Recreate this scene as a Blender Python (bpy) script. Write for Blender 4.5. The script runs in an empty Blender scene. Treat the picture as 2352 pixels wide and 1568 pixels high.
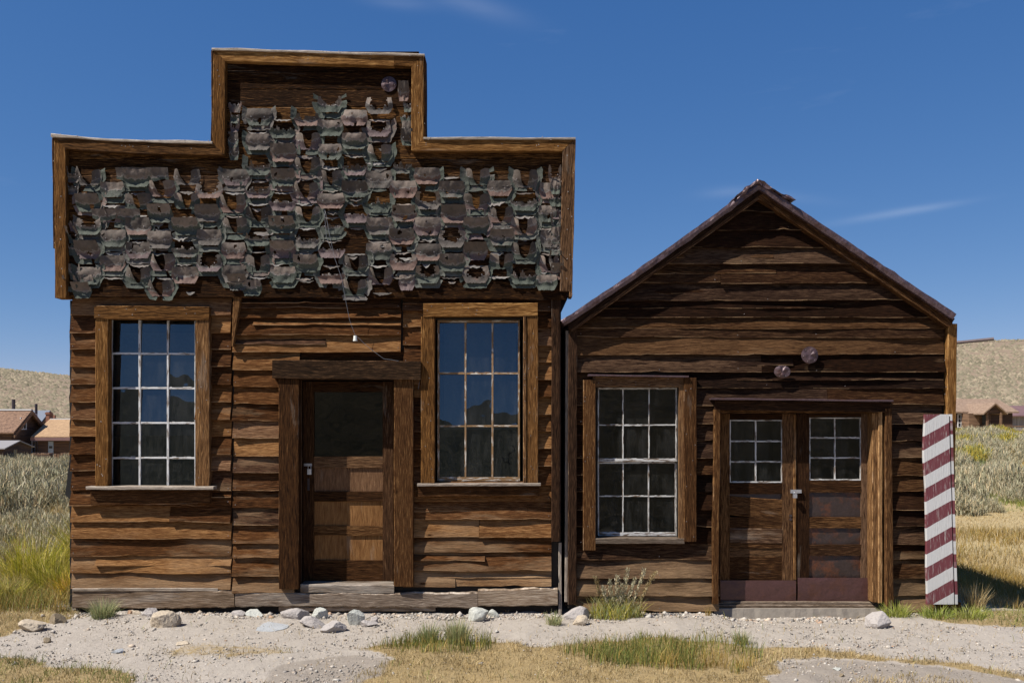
import bpy, math, random
import numpy as np
from mathutils import Vector, noise as mnoise

R = random.Random(7)
NR = np.random.default_rng(11)
scene = bpy.context.scene
COL = scene.collection

# ------------------------------------------------------------------ camera
CAMD, ZC, FPX = 9.0, 1.913, 2070.0          # camera distance to the fronts, eye height, focal length in photo pixels (2352 wide)
cam = bpy.data.cameras.new('camera'); cam.sensor_width = 36; cam.lens = 36 * FPX / 2352
cam.shift_y = 176 / 2352; cam.clip_end = 3000; cam.clip_start = .05
camo = bpy.data.objects.new('camera', cam); camo.location = (0, -CAMD, ZC); camo.rotation_euler = (math.pi / 2, 0, 0)
COL.objects.link(camo); scene.camera = camo

# ------------------------------------------------------------------ light
SUN = Vector((-.65, -.36, .95)).normalized()          # towards the sun
SUN_EL = math.asin(SUN.z); SUN_AZ = math.atan2(SUN.x, SUN.y)
world = bpy.data.worlds.new('World'); scene.world = world; world.use_nodes = True
nt = world.node_tree; nt.nodes.clear()
wo = nt.nodes.new('ShaderNodeOutputWorld'); bg = nt.nodes.new('ShaderNodeBackground')
sky = nt.nodes.new('ShaderNodeTexSky'); sky.sky_type = 'NISHITA'; sky.sun_disc = False
sky.sun_elevation = SUN_EL; sky.sun_rotation = SUN_AZ
sky.altitude = 3600; sky.air_density = .85; sky.dust_density = 0; sky.ozone_density = 4.2
bg.inputs['Strength'].default_value = .098
hs = nt.nodes.new('ShaderNodeHueSaturation'); hs.inputs['Saturation'].default_value = 1.06
tc = nt.nodes.new('ShaderNodeTexCoord'); mp = nt.nodes.new('ShaderNodeMapping'); mp.inputs['Scale'].default_value = (3, 3, 16)
mp.inputs['Rotation'].default_value = (0, .14, 0)
cn = nt.nodes.new('ShaderNodeTexNoise'); cn.inputs['Scale'].default_value = 1.7; cn.inputs['Detail'].default_value = 7; cn.inputs['Roughness'].default_value = .58
cr = nt.nodes.new('ShaderNodeMapRange'); cr.inputs['From Min'].default_value = .66; cr.inputs['From Max'].default_value = .88; cr.inputs['To Max'].default_value = .05
mx = nt.nodes.new('ShaderNodeMix'); mx.data_type = 'RGBA'; mx.inputs['B'].default_value = (7.0, 7.4, 8.2, 1)
L = nt.links.new
L(sky.outputs[0], hs.inputs['Color']); L(tc.outputs['Generated'], mp.inputs['Vector']); L(mp.outputs[0], cn.inputs['Vector'])
L(cn.outputs[0], cr.inputs['Value']); 
def wmath(op, a, b=0.):
    n = nt.nodes.new('ShaderNodeMath'); n.operation = op
    for i, v in enumerate((a, b)):
        if isinstance(v, (int, float)): n.inputs[i].default_value = v
        else: L(v, n.inputs[i])
    return n.outputs[0]
dv = nt.nodes.new('ShaderNodeSeparateXYZ'); L(tc.outputs['Generated'], dv.inputs[0])
ahead = wmath('GREATER_THAN', dv.outputs[1], .05); dy_ = wmath('MAXIMUM', dv.outputs[1], .05); du = wmath('DIVIDE', dv.outputs[0], dy_); dw = wmath('DIVIDE', dv.outputs[2], dy_)
wisps = cr.outputs[0]
for (u0, w0, su, sw, tilt, amt) in ((.405, .224, .055, .0045, .16, .20), (.455, .232, .05, .004, .16, .22), (.24, .251, .03, .006, .1, .16), (.30, .246, .05, .006, -.1, .12), (-.125, .461, .035, .008, -.1, .20), (-.045, .459, .05, .012, -.28, .24)):
    a_ = wmath('SUBTRACT', du, u0); b_ = wmath('SUBTRACT', wmath('SUBTRACT', dw, w0), wmath('MULTIPLY', a_, tilt))
    e_ = wmath('ADD', wmath('POWER', wmath('ABSOLUTE', wmath('DIVIDE', a_, su)), 2.), wmath('POWER', wmath('ABSOLUTE', wmath('DIVIDE', b_, sw)), 2.))
    gz_ = wmath('MULTIPLY', wmath('MULTIPLY', wmath('EXPONENT', wmath('MULTIPLY', e_, -1.)), amt), wmath('MULTIPLY', cn.outputs[0], 1.7))
    wisps = wmath('ADD', wisps, wmath('MULTIPLY', wmath('MULTIPLY', gz_, .3), ahead))
L(wisps, mx.inputs['Factor'])
# thin dry air at high altitude: less glare towards the horizon than the sky model gives
sepc = nt.nodes.new('ShaderNodeSeparateColor'); comc = nt.nodes.new('ShaderNodeCombineColor'); L(hs.outputs[0], sepc.inputs[0])
for i_, (g_, a_) in enumerate(((1.034, .708), (.696, .993), (.4565, 1.826))):
    pw = nt.nodes.new('ShaderNodeMath'); pw.operation = 'POWER'; pw.inputs[1].default_value = g_; ml = nt.nodes.new('ShaderNodeMath'); ml.operation = 'MULTIPLY'; ml.inputs[1].default_value = a_
    L(sepc.outputs[i_], pw.inputs[0]); L(pw.outputs[0], ml.inputs[0]); L(ml.outputs[0], comc.inputs[i_])
L(comc.outputs[0], mx.inputs['A'])
L(mx.outputs['Result'], bg.inputs['Color']); L(bg.outputs[0], wo.inputs[0])
sun = bpy.data.lights.new('sun', 'SUN'); sun.energy = 5.0; sun.angle = math.radians(.53); sun.color = (1, .95, .87)
suno = bpy.data.objects.new('sun', sun); suno.rotation_euler = SUN.to_track_quat('Z', 'Y').to_euler(); COL.objects.link(suno)
scene.view_settings.view_transform = 'Standard'; scene.view_settings.look = 'None'
scene.view_settings.exposure = .55; scene.view_settings.gamma = 1
scene.cycles.max_bounces = 6; scene.cycles.transparent_max_bounces = 12

# ------------------------------------------------------------------ picture measurements -> metres
def fx(X, y=0.): return (X - 1176) / FPX * (CAMD + y)
def fz(Y, y=0.): return (960 - Y) / FPX * (CAMD + y) + ZC
def gpt(X, Y, h=0.):                                   # point of the level ground seen at X, Y
    d = (ZC - h) * FPX / (Y - 960); return Vector(((X - 1176) / FPX * d, d - CAMD, h))
def n1(*a): return mnoise.noise(Vector(a))

# ------------------------------------------------------------------ materials
def mat_new(name):
    m = bpy.data.materials.new(name); m.use_nodes = True
    t = m.node_tree; t.nodes.clear()
    o = t.nodes.new('ShaderNodeOutputMaterial'); b = t.nodes.new('ShaderNodeBsdfPrincipled')
    t.links.new(b.outputs[0], o.inputs[0]); return m, t, b
def node(t, typ, **kw):
    n = t.nodes.new(typ)
    for k, v in kw.items():
        if hasattr(n, k): setattr(n, k, v)
        else: n.inputs[k.replace('_', ' ')].default_value = v
    return n
def ramp(t, stops, src=None, interp='LINEAR'):
    n = t.nodes.new('ShaderNodeValToRGB'); n.color_ramp.interpolation = interp
    e = n.color_ramp.elements
    while len(e) < len(stops): e.new(.5)
    for i, (p, c) in enumerate(stops):
        e[i].position = p; e[i].color = (*c, 1) if len(c) == 3 else c
    if src is not None: t.links.new(src, n.inputs[0])
    return n
def mixc(t, fac, a, b, mode='MIX'):
    n = t.nodes.new('ShaderNodeMix'); n.data_type = 'RGBA'; n.blend_type = mode
    for key, v in (('Factor', fac), ('A', a), ('B', b)):
        if isinstance(v, (int, float)): n.inputs[key].default_value = v
        elif isinstance(v, tuple): n.inputs[key].default_value = (*v, 1)
        else: t.links.new(v, n.inputs[key])
    return n.outputs['Result']
def mth(t, op, a, b=0., c=0., clamp=False):
    n = t.nodes.new('ShaderNodeMath'); n.operation = op; n.use_clamp = clamp
    for i, v in enumerate((a, b, c)):
        if isinstance(v, (int, float)): n.inputs[i].default_value = v
        else: t.links.new(v, n.inputs[i])
    return n.outputs[0]
def mrange(t, v, a, b, c=0., d=1.):
    n = t.nodes.new('ShaderNodeMapRange')
    t.links.new(v, n.inputs[0])
    for i, q in enumerate((a, b, c, d)): n.inputs[i + 1].default_value = q
    return n.outputs[0]
def nz(t, vec, scale, detail=4., rough=.55, dist=0.):
    n = node(t, 'ShaderNodeTexNoise', Scale=scale, Detail=detail, Roughness=rough, Distortion=dist)
    if vec is not None: t.links.new(vec, n.inputs['Vector'])
    return n.outputs[0]
def scl(t, vec, s):
    n = t.nodes.new('ShaderNodeMapping'); n.inputs['Scale'].default_value = s; t.links.new(vec, n.inputs[0]); return n.outputs[0]
def bump(t, b, h, dist=.004, strength=1.):
    n = t.nodes.new('ShaderNodeBump'); n.inputs['Distance'].default_value = dist; n.inputs['Strength'].default_value = strength
    t.links.new(h, n.inputs['Height']); t.links.new(n.outputs[0], b.inputs['Normal'])

def wood(name, dark, mid, light, fine=1., contrast=1., bleach=(.40, .33, .26), rough=.9, spec=.06, knots=True, streak=.5):
    m, t, b = mat_new(name)
    uv = node(t, 'ShaderNodeUVMap').outputs[0]
    at = node(t, 'ShaderNodeAttribute', attribute_name='rnd'); sp = node(t, 'ShaderNodeSeparateColor'); t.links.new(at.outputs['Color'], sp.inputs[0])
    off = node(t, 'ShaderNodeCombineXYZ'); t.links.new(mth(t, 'MULTIPLY', sp.outputs[1], 37.), off.inputs[2])
    vec = node(t, 'ShaderNodeVectorMath', operation='ADD'); t.links.new(uv, vec.inputs[0]); t.links.new(off.outputs[0], vec.inputs[1]); vec = vec.outputs[0]
    # slow bend of the grain so it runs round knots
    w = nz(t, scl(t, vec, (2.2, 9, 1)), 1., 2.); wv = node(t, 'ShaderNodeCombineXYZ'); t.links.new(mth(t, 'MULTIPLY', mth(t, 'SUBTRACT', w, .5), .07), wv.inputs[1])
    v2 = node(t, 'ShaderNodeVectorMath', operation='ADD'); t.links.new(vec, v2.inputs[0]); t.links.new(wv.outputs[0], v2.inputs[1]); v2 = v2.outputs[0]
    g1 = nz(t, scl(t, v2, (11 * fine, 190 * fine, 1)), 1., 5., .68)
    g2 = nz(t, scl(t, v2, (4.6, 74, 1)), 1., 4., .64)
    g3 = nz(t, scl(t, v2, (.6, 1.6, 1)), 1.6, 4., .6)
    s = mth(t, 'ADD', mth(t, 'MULTIPLY', g1, .74), mth(t, 'ADD', mth(t, 'MULTIPLY', g2, .32), mth(t, 'MULTIPLY', g3, .14)))
    s = mth(t, 'ADD', mth(t, 'MULTIPLY', mth(t, 'SUBTRACT', s, .60), 2.25 * contrast), mth(t, 'ADD', .42, mth(t, 'MULTIPLY', mth(t, 'SUBTRACT', sp.outputs[0], .5), .52)))
    c = ramp(t, [(0, dark), (.45, mid), (.85, light), (1, tuple(min(1, x * 1.25) for x in light))], s).outputs[0]
    lum = node(t, 'ShaderNodeHueSaturation', Saturation=.68, Value=1.0); t.links.new(c, lum.inputs['Color'])
    c = mixc(t, mth(t, 'MULTIPLY', mrange(t, sp.outputs[1], .5, 1.), .55), c, lum.outputs[0])
    # grey bleached patches
    bl = nz(t, scl(t, v2, (1.1, 6, 1)), 1., 5., .65)
    bf = mth(t, 'MULTIPLY', mrange(t, mth(t, 'ADD', bl, mth(t, 'MULTIPLY', sp.outputs[2], .45)), .62, .92), .8, clamp=True)
    bc = mixc(t, g1, tuple(x * .55 for x in bleach), tuple(min(1, x * 1.2) for x in bleach))
    c = mixc(t, bf, c, bc)
    h = mth(t, 'ADD', mth(t, 'MULTIPLY', g1, .8), mth(t, 'MULTIPLY', g2, .5))
    if knots:
        vo = node(t, 'ShaderNodeTexVoronoi', Scale=1.); vo.inputs['Randomness'].default_value = 1.
        t.links.new(scl(t, vec, (2.1, 6.5, 1)), vo.inputs['Vector'])
        k = mrange(t, vo.outputs['Distance'], .035, .11, 1., 0.)
        ring = mth(t, 'SINE', mth(t, 'MULTIPLY', vo.outputs['Distance'], 130.))
        kc = mixc(t, mth(t, 'MULTIPLY_ADD', ring, .4, .5), dark, tuple(x * .8 for x in mid))
        sel = mth(t, 'GREATER_THAN', node_sep(t, vo.outputs['Color']), .52)
        c = mixc(t, mth(t, 'MULTIPLY', k, sel), c, kc)
    t.links.new(c, b.inputs['Base Color']); b.inputs['Roughness'].default_value = rough; b.inputs['Specular IOR Level'].default_value = spec
    bump(t, b, h, .011, 1.)
    return m
def node_sep(t, colour):
    s = t.nodes.new('ShaderNodeSeparateColor'); t.links.new(colour, s.inputs[0]); return s.outputs[0]

def plain(name, col, rough=.6, metal=0., vary=.25, scale=30., bumpd=.0, spec=.4):
    m, t, b = mat_new(name)
    o = node(t, 'ShaderNodeTexCoord').outputs['Object']
    n = nz(t, o, scale, 5.)
    c = mixc(t, n, tuple(x * (1 - vary) for x in col), tuple(min(1, x * (1 + vary)) for x in col))
    t.links.new(c, b.inputs['Base Color']); b.inputs['Roughness'].default_value = rough; b.inputs['Metallic'].default_value = metal
    b.inputs['Specular IOR Level'].default_value = spec
    if bumpd: bump(t, b, n, bumpd)
    return m

M = {}
M['siding'] = wood('weathered_siding', (.013, .0047, .0017), (.108, .0435, .0145), (.30, .155, .06), contrast=.95, bleach=(.37, .24, .135))
M['dark_siding'] = wood('dark_siding', (.005, .0021, .001), (.027, .0108, .0045), (.115, .057, .023), contrast=.95, bleach=(.33, .21, .115))
M['trim'] = wood('golden_trim', (.024, .010, .003), (.165, .074, .0215), (.42, .23, .08), fine=.8, contrast=1.1)
M['board'] = wood('front_boards', (.006, .003, .0016), (.036, .015, .005), (.19, .09, .028), contrast=1.35)
M['post'] = wood('door_wood', (.012, .005, .0022), (.074, .032, .0115), (.26, .138, .055), fine=.9)
M['panel_wood'] = wood('door_panel_wood', (.04, .017, .006), (.155, .070, .025), (.30, .155, .06), fine=.9, contrast=.8)
M['worn_step'] = wood('worn_step', (.03, .02, .013), (.10, .07, .047), (.23, .175, .13))
M['dark_post'] = wood('dark_door_wood', (.008, .0035, .002), (.042, .018, .007), (.2, .1, .04))
M['beam'] = wood('bleached_beam', (.05, .032, .02), (.21, .145, .095), (.46, .37, .28), fine=.7, bleach=(.55, .49, .42))
M['lintel'] = wood('black_brown_lintel', (.008, .005, .003), (.034, .018, .009), (.16, .085, .04), contrast=1.2)
M['grey_wood'] = wood('grey_wood', (.15, .12, .1), (.36, .3, .24), (.55, .48, .41), fine=.8)

def painted(name, paint, woodc, amount=.45, scale=(9, 60)):
    m, t, b = mat_new(name)
    uv = node(t, 'ShaderNodeUVMap').outputs[0]
    n = nz(t, scl(t, uv, (scale[0], scale[1], 1)), 1., 5., .65)
    f = mrange(t, n, amount - .05, amount + .05)
    g = nz(t, scl(t, uv, (4, 90, 1)), 1., 3.)
    wc = mixc(t, g, tuple(x * .5 for x in woodc), woodc); pc = mixc(t, g, tuple(x * .82 for x in paint), paint)
    t.links.new(mixc(t, f, wc, pc), b.inputs['Base Color']); b.inputs['Roughness'].default_value = .6
    bump(t, b, mth(t, 'ADD', f, mth(t, 'MULTIPLY', g, .4)), .002, .8); return m
M['white_sash'] = painted('chipped_white_paint', (.66, .65, .64), (.24, .17, .11), .44)
M['worn_sash'] = painted('worn_sash_paint', (.66, .62, .55), (.30, .17, .07), .56)
M['pane_sash'] = painted('old_white_sash', (.58, .57, .55), (.16, .10, .06), .47)

def glass_mat(name='old_window_glass', ior=2.0, tint=(.78, .9, 1, 1), dk=1.):
    m = bpy.data.materials.new(name); m.use_nodes = True; t = m.node_tree; t.nodes.clear()
    o = t.nodes.new('ShaderNodeOutputMaterial')
    tr = node(t, 'ShaderNodeBsdfTransparent'); tr.inputs[0].default_value = (.75, .75, .74, 1)
    gl = node(t, 'ShaderNodeBsdfGlossy'); gl.inputs['Roughness'].default_value = .01; gl.inputs[0].default_value = tint
    df = node(t, 'ShaderNodeBsdfDiffuse'); df.inputs[0].default_value = (.5, .5, .48, 1)
    fr = node(t, 'ShaderNodeFresnel'); fr.inputs[0].default_value = ior
    tcn = node(t, 'ShaderNodeTexCoord').outputs['Object']
    d1 = nz(t, scl(t, tcn, (5, 5, 1.3)), 2.2, 6., .7); d2 = nz(t, tcn, 60., 3., .7)
    dust = mth(t, 'ADD', mrange(t, d1, .42, .8, .003 * dk, .045 * dk), mrange(t, d2, .66, .78, 0., .10 * dk))
    a = t.nodes.new('ShaderNodeMixShader'); t.links.new(fr.outputs[0], a.inputs[0]); t.links.new(tr.outputs[0], a.inputs[1]); t.links.new(gl.outputs[0], a.inputs[2])
    bsh = t.nodes.new('ShaderNodeMixShader'); t.links.new(dust, bsh.inputs[0]); t.links.new(a.outputs[0], bsh.inputs[1]); t.links.new(df.outputs[0], bsh.inputs[2])
    t.links.new(bsh.outputs[0], o.inputs[0])
    bp = t.nodes.new('ShaderNodeBump'); bp.inputs['Distance'].default_value = .006; bp.inputs['Strength'].default_value = .3
    t.links.new(nz(t, tcn, 5., 1.), bp.inputs['Height']); t.links.new(bp.outputs[0], gl.inputs['Normal'])
    return m
M['glass'] = glass_mat(); M['dark_glass'] = glass_mat('dusty_dark_glass', 1.62, (1, .97, .92, 1), 1.1); M['door_glass'] = glass_mat('clean_door_glass', 1.6, (1, .97, .92, 1), .15)
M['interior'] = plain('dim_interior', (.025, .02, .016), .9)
M['tarpaper'] = plain('black_tar_paper', (.012, .011, .011), .85)
M['concrete'] = plain('dusty_concrete', (.27, .235, .195), .9, 0, .3, 14, .006)
M['nail'] = plain('nail_grey', (.2, .18, .18), .45, .6, .2)
M['steel'] = plain('bright_steel', (.62, .62, .64), .32, .9, .1)
M['iron_pipe'] = plain('old_iron_pipe', (.13, .10, .10), .6, .4)
M['porcelain'] = plain('white_porcelain', (.75, .76, .7), .2)
M['wire'] = plain('grey_wire', (.2, .2, .21), .5, .5)
M['plaster'] = plain('grey_window_shade', (.12, .13, .14), .9)

def rusty(name, base, rust, amount, rough=.5, metal=.25, sc=5., dent=.012):
    m, t, b = mat_new(name)
    o = node(t, 'ShaderNodeTexCoord').outputs['Object']
    n = nz(t, o, sc, 6., .62); n2 = nz(t, o, sc * 9, 4.); n3 = nz(t, o, sc * 1.7, 2.)
    f = mrange(t, mth(t, 'ADD', n, mth(t, 'MULTIPLY', n2, .15)), amount, amount + .18)
    c = mixc(t, f, mixc(t, n2, tuple(x * .7 for x in base), tuple(x * 1.3 for x in base)), mixc(t, n2, tuple(x * .5 for x in rust), rust))
    t.links.new(c, b.inputs['Base Color']); b.inputs['Roughness'].default_value = rough; b.inputs['Metallic'].default_value = metal
    bump(t, b, mth(t, 'ADD', n3, mth(t, 'MULTIPLY', n2, .1)), dent, .8); return m
M['patch'] = rusty('purple_brown_tin', (.085, .052, .056), (.12, .055, .04), .6, .45, .3, 9)
M['kick'] = rusty('brown_kick_plate', (.082, .037, .033), (.12, .048, .03), .62, .42, .25, 6)
M['panel_rust'] = rusty('rusted_sheet', (.042, .027, .023), (.15, .05, .02), .56, .45, .25, 6)
M['roof_metal'] = rusty('purple_roof_tin', (.115, .075, .08), (.09, .045, .037), .56, .4, .4, 7, .025)
M['dark_metal'] = rusty('dark_sheet', (.04, .028, .028), (.1, .05, .03), .6, .5, .2, 6)

def shingle_mat():
    m, t, b = mat_new('peeling_asphalt_shingle')
    uv = node(t, 'ShaderNodeUVMap').outputs[0]; su = node(t, 'ShaderNodeSeparateXYZ'); t.links.new(uv, su.inputs[0])
    o = node(t, 'ShaderNodeTexCoord').outputs['Object']
    at = node(t, 'ShaderNodeAttribute', attribute_name='rnd'); sp = node(t, 'ShaderNodeSeparateColor'); t.links.new(at.outputs['Color'], sp.inputs[0])
    gran = nz(t, o, 260., 2., .8); big = nz(t, o, 11., 5., .6); mid = nz(t, o, 28., 4.)
    paper = mixc(t, big, (.034, .026, .021), (.185, .148, .122)); paper = mixc(t, 1., paper, mixc(t, sp.outputs[1], (.55, .55, .55), (1.75, 1.72, 1.7)), 'MULTIPLY'); paper = mixc(t, mrange(t, mid, .55, .85), paper, (.04, .048, .042))
    g = ramp(t, [(0, (.019, .038, .016)), (.36, (.027, .039, .020)), (.40, (.070, .052, .038)), (.52, (.075, .052, .036)), (.57, (.16, .070, .042)), (.76, (.13, .058, .036)), (.80, (.12, .064, .062)), (1, (.10, .052, .052))], mth(t, 'ADD', sp.outputs[0], mth(t, 'MULTIPLY', mth(t, 'SUBTRACT', big, .5), .35))).outputs[0]
    g = mixc(t, mrange(t, gran, .35, .7), mixc(t, .5, g, (.02, .02, .02)), mixc(t, .25, g, (.4, .38, .36)))
    ab = mth(t, 'ABSOLUTE', su.outputs[0])
    edge = mth(t, 'ADD', su.outputs[1], mth(t, 'ADD', mth(t, 'MULTIPLY', mth(t, 'POWER', ab, 4.), .22), mth(t, 'MULTIPLY', mth(t, 'SUBTRACT', mid, .5), .5)))
    edge = mth(t, 'ADD', edge, mth(t, 'MULTIPLY', mth(t, 'SUBTRACT', sp.outputs[1], .5), .3))
    f = mrange(t, edge, .56, .62)
    torn = mth(t, 'MULTIPLY', mrange(t, edge, .50, .55), mrange(t, edge, .62, .57))
    c = mixc(t, f, paper, g); c = mixc(t, mth(t, 'MULTIPLY', torn, .6), c, (.24, .22, .20))
    c = mixc(t, sp.outputs[2], c, mixc(t, mid, (.09, .08, .07), (.30, .28, .26)))
    t.links.new(c, b.inputs['Base Color']); b.inputs['Roughness'].default_value = .8; b.inputs['Specular IOR Level'].default_value = .3
    bump(t, b, mth(t, 'ADD', mth(t, 'MULTIPLY', gran, .3), mid), .006, .8); return m
M['shingle'] = shingle_mat()

def attr_mat(name, rough=.8, trans=.0, spec=.2, vary=.0):
    m, t, b = mat_new(name)
    at = node(t, 'ShaderNodeAttribute', attribute_name='rnd')
    t.links.new(at.outputs['Color'], b.inputs['Base Color']); b.inputs['Roughness'].default_value = rough; b.inputs['Specular IOR Level'].default_value = spec
    if trans:
        o = [n for n in t.nodes if n.type == 'OUTPUT_MATERIAL'][0]
        tl = node(t, 'ShaderNodeBsdfTranslucent'); t.links.new(at.outputs['Color'], tl.inputs[0])
        ms = t.nodes.new('ShaderNodeMixShader'); ms.inputs[0].default_value = trans
        t.links.new(b.outputs[0], ms.inputs[1]); t.links.new(tl.outputs[0], ms.inputs[2]); t.links.new(ms.outputs[0], o.inputs[0])
    return m
M['blade'] = attr_mat('grass_blades', .7, .3)
M['leaf'] = attr_mat('sage_leaves', .8, .15)
M['pebble'] = attr_mat('pebbles', .9)

def rock_mat(name, a, c2):
    m, t, b = mat_new(name)
    o = node(t, 'ShaderNodeTexCoord').outputs['Object']
    n = nz(t, o, 9., 7., .65); n2 = nz(t, o, 45., 6., .7)
    c = mixc(t, n, a, c2); c = mixc(t, mrange(t, n2, .55, .75), c, tuple(x * .6 for x in a))
    t.links.new(c, b.inputs['Base Color']); b.inputs['Roughness'].default_value = .9; b.inputs['Specular IOR Level'].default_value = .2
    bump(t, b, mth(t, 'ADD', n, mth(t, 'MULTIPLY', n2, .5)), .02, .9); return m
M['rock_grey'] = rock_mat('grey_stone', (.30, .27, .255), (.44, .40, .37))
M['rock_tan'] = rock_mat('tan_stone', (.36, .29, .21), (.52, .44, .34))
M['rock_pale'] = rock_mat('pale_green_grey_stone', (.36, .37, .33), (.54, .53, .48))
M['rock_orange'] = rock_mat('orange_stone', (.34, .2, .12), (.48, .33, .22))
M['slate'] = rock_mat('slate', (.3, .31, .32), (.42, .43, .44))
M['soil'] = rock_mat('dark_soil', (.16, .12, .08), (.3, .24, .16))

def stripe_mat():
    m, t, b = mat_new('striped_sign_paint')
    uv = node(t, 'ShaderNodeUVMap').outputs[0]; s = node(t, 'ShaderNodeSeparateXYZ'); t.links.new(uv, s.inputs[0])
    # uv is metres on the board: u across, v up
    ph = mth(t, 'SUBTRACT', s.outputs[1], mth(t, 'MULTIPLY', s.outputs[0], .56))
    wob = mth(t, 'MULTIPLY', mth(t, 'SUBTRACT', nz(t, uv, 9., 3.), .5), .012)
    fr = mth(t, 'FRACT', mth(t, 'DIVIDE', mth(t, 'ADD', mth(t, 'ADD', ph, wob), .245 + 2.57), .257))
    red = mth(t, 'MULTIPLY', mrange(t, fr, 0.02, .035), mrange(t, fr, .545, .53))
    g = nz(t, scl(t, uv, (90, 5, 1)), 1., 4., .65); w = nz(t, scl(t, uv, (26, 5, 1)), 1.3, 5., .65)
    rc = mixc(t, g, (.10, .019, .025), (.17, .042, .050)); wc = mixc(t, g, (.43, .42, .41), (.60, .59, .57))
    c = mixc(t, red, wc, rc)
    c = mixc(t, mth(t, 'MULTIPLY', mrange(t, mth(t, 'ADD', mth(t, 'MULTIPLY', g, .6), mth(t, 'MULTIPLY', w, .4)), .53, .64), .8), c, (.42, .39, .36))
    t.links.new(c, b.inputs['Base Color']); b.inputs['Roughness'].default_value = .65
    bump(t, b, mth(t, 'ADD', g, mth(t, 'MULTIPLY', w, .4)), .004, .9); return m
M['stripe'] = stripe_mat()

def far_shingle(name, a, c2, rows=3.2):
    m, t, b = mat_new(name)
    o = node(t, 'ShaderNodeTexCoord').outputs['Object']
    n = nz(t, scl(t, o, (5., 5., 9.)), 1., 4., .7); n2 = nz(t, o, .8, 3.)
    c = mixc(t, mrange(t, n, .35, .65), a, c2); c = mixc(t, mth(t, 'MULTIPLY', n2, .35), c, tuple(x * .6 for x in a))
    t.links.new(c, b.inputs['Base Color']); b.inputs['Roughness'].default_value = .85; bump(t, b, n, .05); return m
M['shake_roof'] = far_shingle('wood_shake_roof', (.10, .052, .03), (.31, .18, .11))
M['tan_roof'] = far_shingle('tan_shingle_roof', (.30, .185, .10), (.46, .295, .16))
M['brown_roof'] = far_shingle('brown_shingle_roof', (.20, .13, .085), (.34, .235, .165))
def far_plank(name, a, c2, vert=False):
    m, t, b = mat_new(name)
    o = node(t, 'ShaderNodeTexCoord').outputs['Object']
    n = nz(t, scl(t, o, (9, 9, .6) if vert else (.7, .7, 7)), 1., 4., .65)
    t.links.new(mixc(t, mrange(t, n, .3, .7), a, c2), b.inputs['Base Color']); b.inputs['Roughness'].default_value = .85
    bump(t, b, n, .04); return m
M['far_wall'] = far_plank('far_dark_plank', (.025, .013, .009), (.12, .065, .04))
M['far_brown'] = far_plank('far_brown_plank', (.07, .037, .02), (.24, .14, .08))
M['far_grey'] = far_plank('far_grey_plank', (.16, .13, .12), (.42, .38, .34), True)
M['far_picket'] = far_plank('far_picket', (.2, .12, .06), (.5, .33, .2), True)
M['far_white'] = plain('far_white_trim', (.6, .6, .6), .7)
M['far_tin'] = plain('far_weathered_tin', (.25, .235, .235), .7)
M['far_blue'] = plain('far_blue_metal', (.17, .19, .23), .5, .3)
M['far_red'] = plain('far_red_roof', (.19, .11, .105), .6, .2, .4, 1.2)
M['brick'] = plain('far_brick', (.25, .11, .07), .9, 0, .5, 6)
M['far_pipe'] = plain('far_galvanised', (.5, .5, .54), .4, .6)
M['far_pipe_dark'] = plain('far_dark_pipe', (.06, .05, .06), .6, .3)
M['far_glass'] = plain('far_window_glass', (.03, .035, .04), .15, 0, .2)
M['far_door'] = plain('far_blue_door', (.28, .33, .4), .7)

# ------------------------------------------------------------------ mesh collector
def wloc(o):
    v = Vector((0, 0, 0))
    while o is not None: v = v + o.location; o = o.parent
    return v
class MB:
    def __init__(s): s.v = []; s.f = []; s.uv = []; s.c = []; s.m = []; s.mats = []
    def mi(s, m):
        if m not in s.mats: s.mats.append(m)
        return s.mats.index(m)
    def face(s, idx, uv, col=(.5, .5, 0), mat=0): s.f.append(tuple(idx)); s.uv.extend(uv); s.c.extend([(*col, 1)] * len(idx)); s.m.append(mat)
    def add(s, vs): b = len(s.v); s.v.extend(vs); return b
    def build(s, name, material=None, parent=None, smooth=False, loc=None):
        me = bpy.data.meshes.new(name)
        vs = [tuple(p) for p in s.v]
        base = loc if loc is not None else (wloc(parent) if parent is not None else (0, 0, 0))
        vs = [(p[0] - base[0], p[1] - base[1], p[2] - base[2]) for p in vs]
        me.from_pydata(vs, [], s.f)
        if s.uv:
            u = me.uv_layers.new(name='UVMap'); u.data.foreach_set('uv', np.array(s.uv, dtype=np.float32).ravel())
            c = me.color_attributes.new('rnd', 'FLOAT_COLOR', 'CORNER'); c.data.foreach_set('color', np.array(s.c, dtype=np.float32).ravel())
        mats = ([material] if material else []) + s.mats
        for m in mats: me.materials.append(m)
        if material and s.mats: me.polygons.foreach_set('material_index', np.array(s.m, dtype=np.int32))
        if smooth: me.polygons.foreach_set('use_smooth', np.ones(len(s.f), dtype=bool))
        me.update()
        o = bpy.data.objects.new(name, me); COL.objects.link(o)
        if parent is not None: o.parent = parent
        if loc is not None: o.location = Vector(loc) - (wloc(parent) if parent is not None else Vector((0, 0, 0)))
        return o
def rc(bl=0.): return (R.random(), R.random(), bl)

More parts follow.
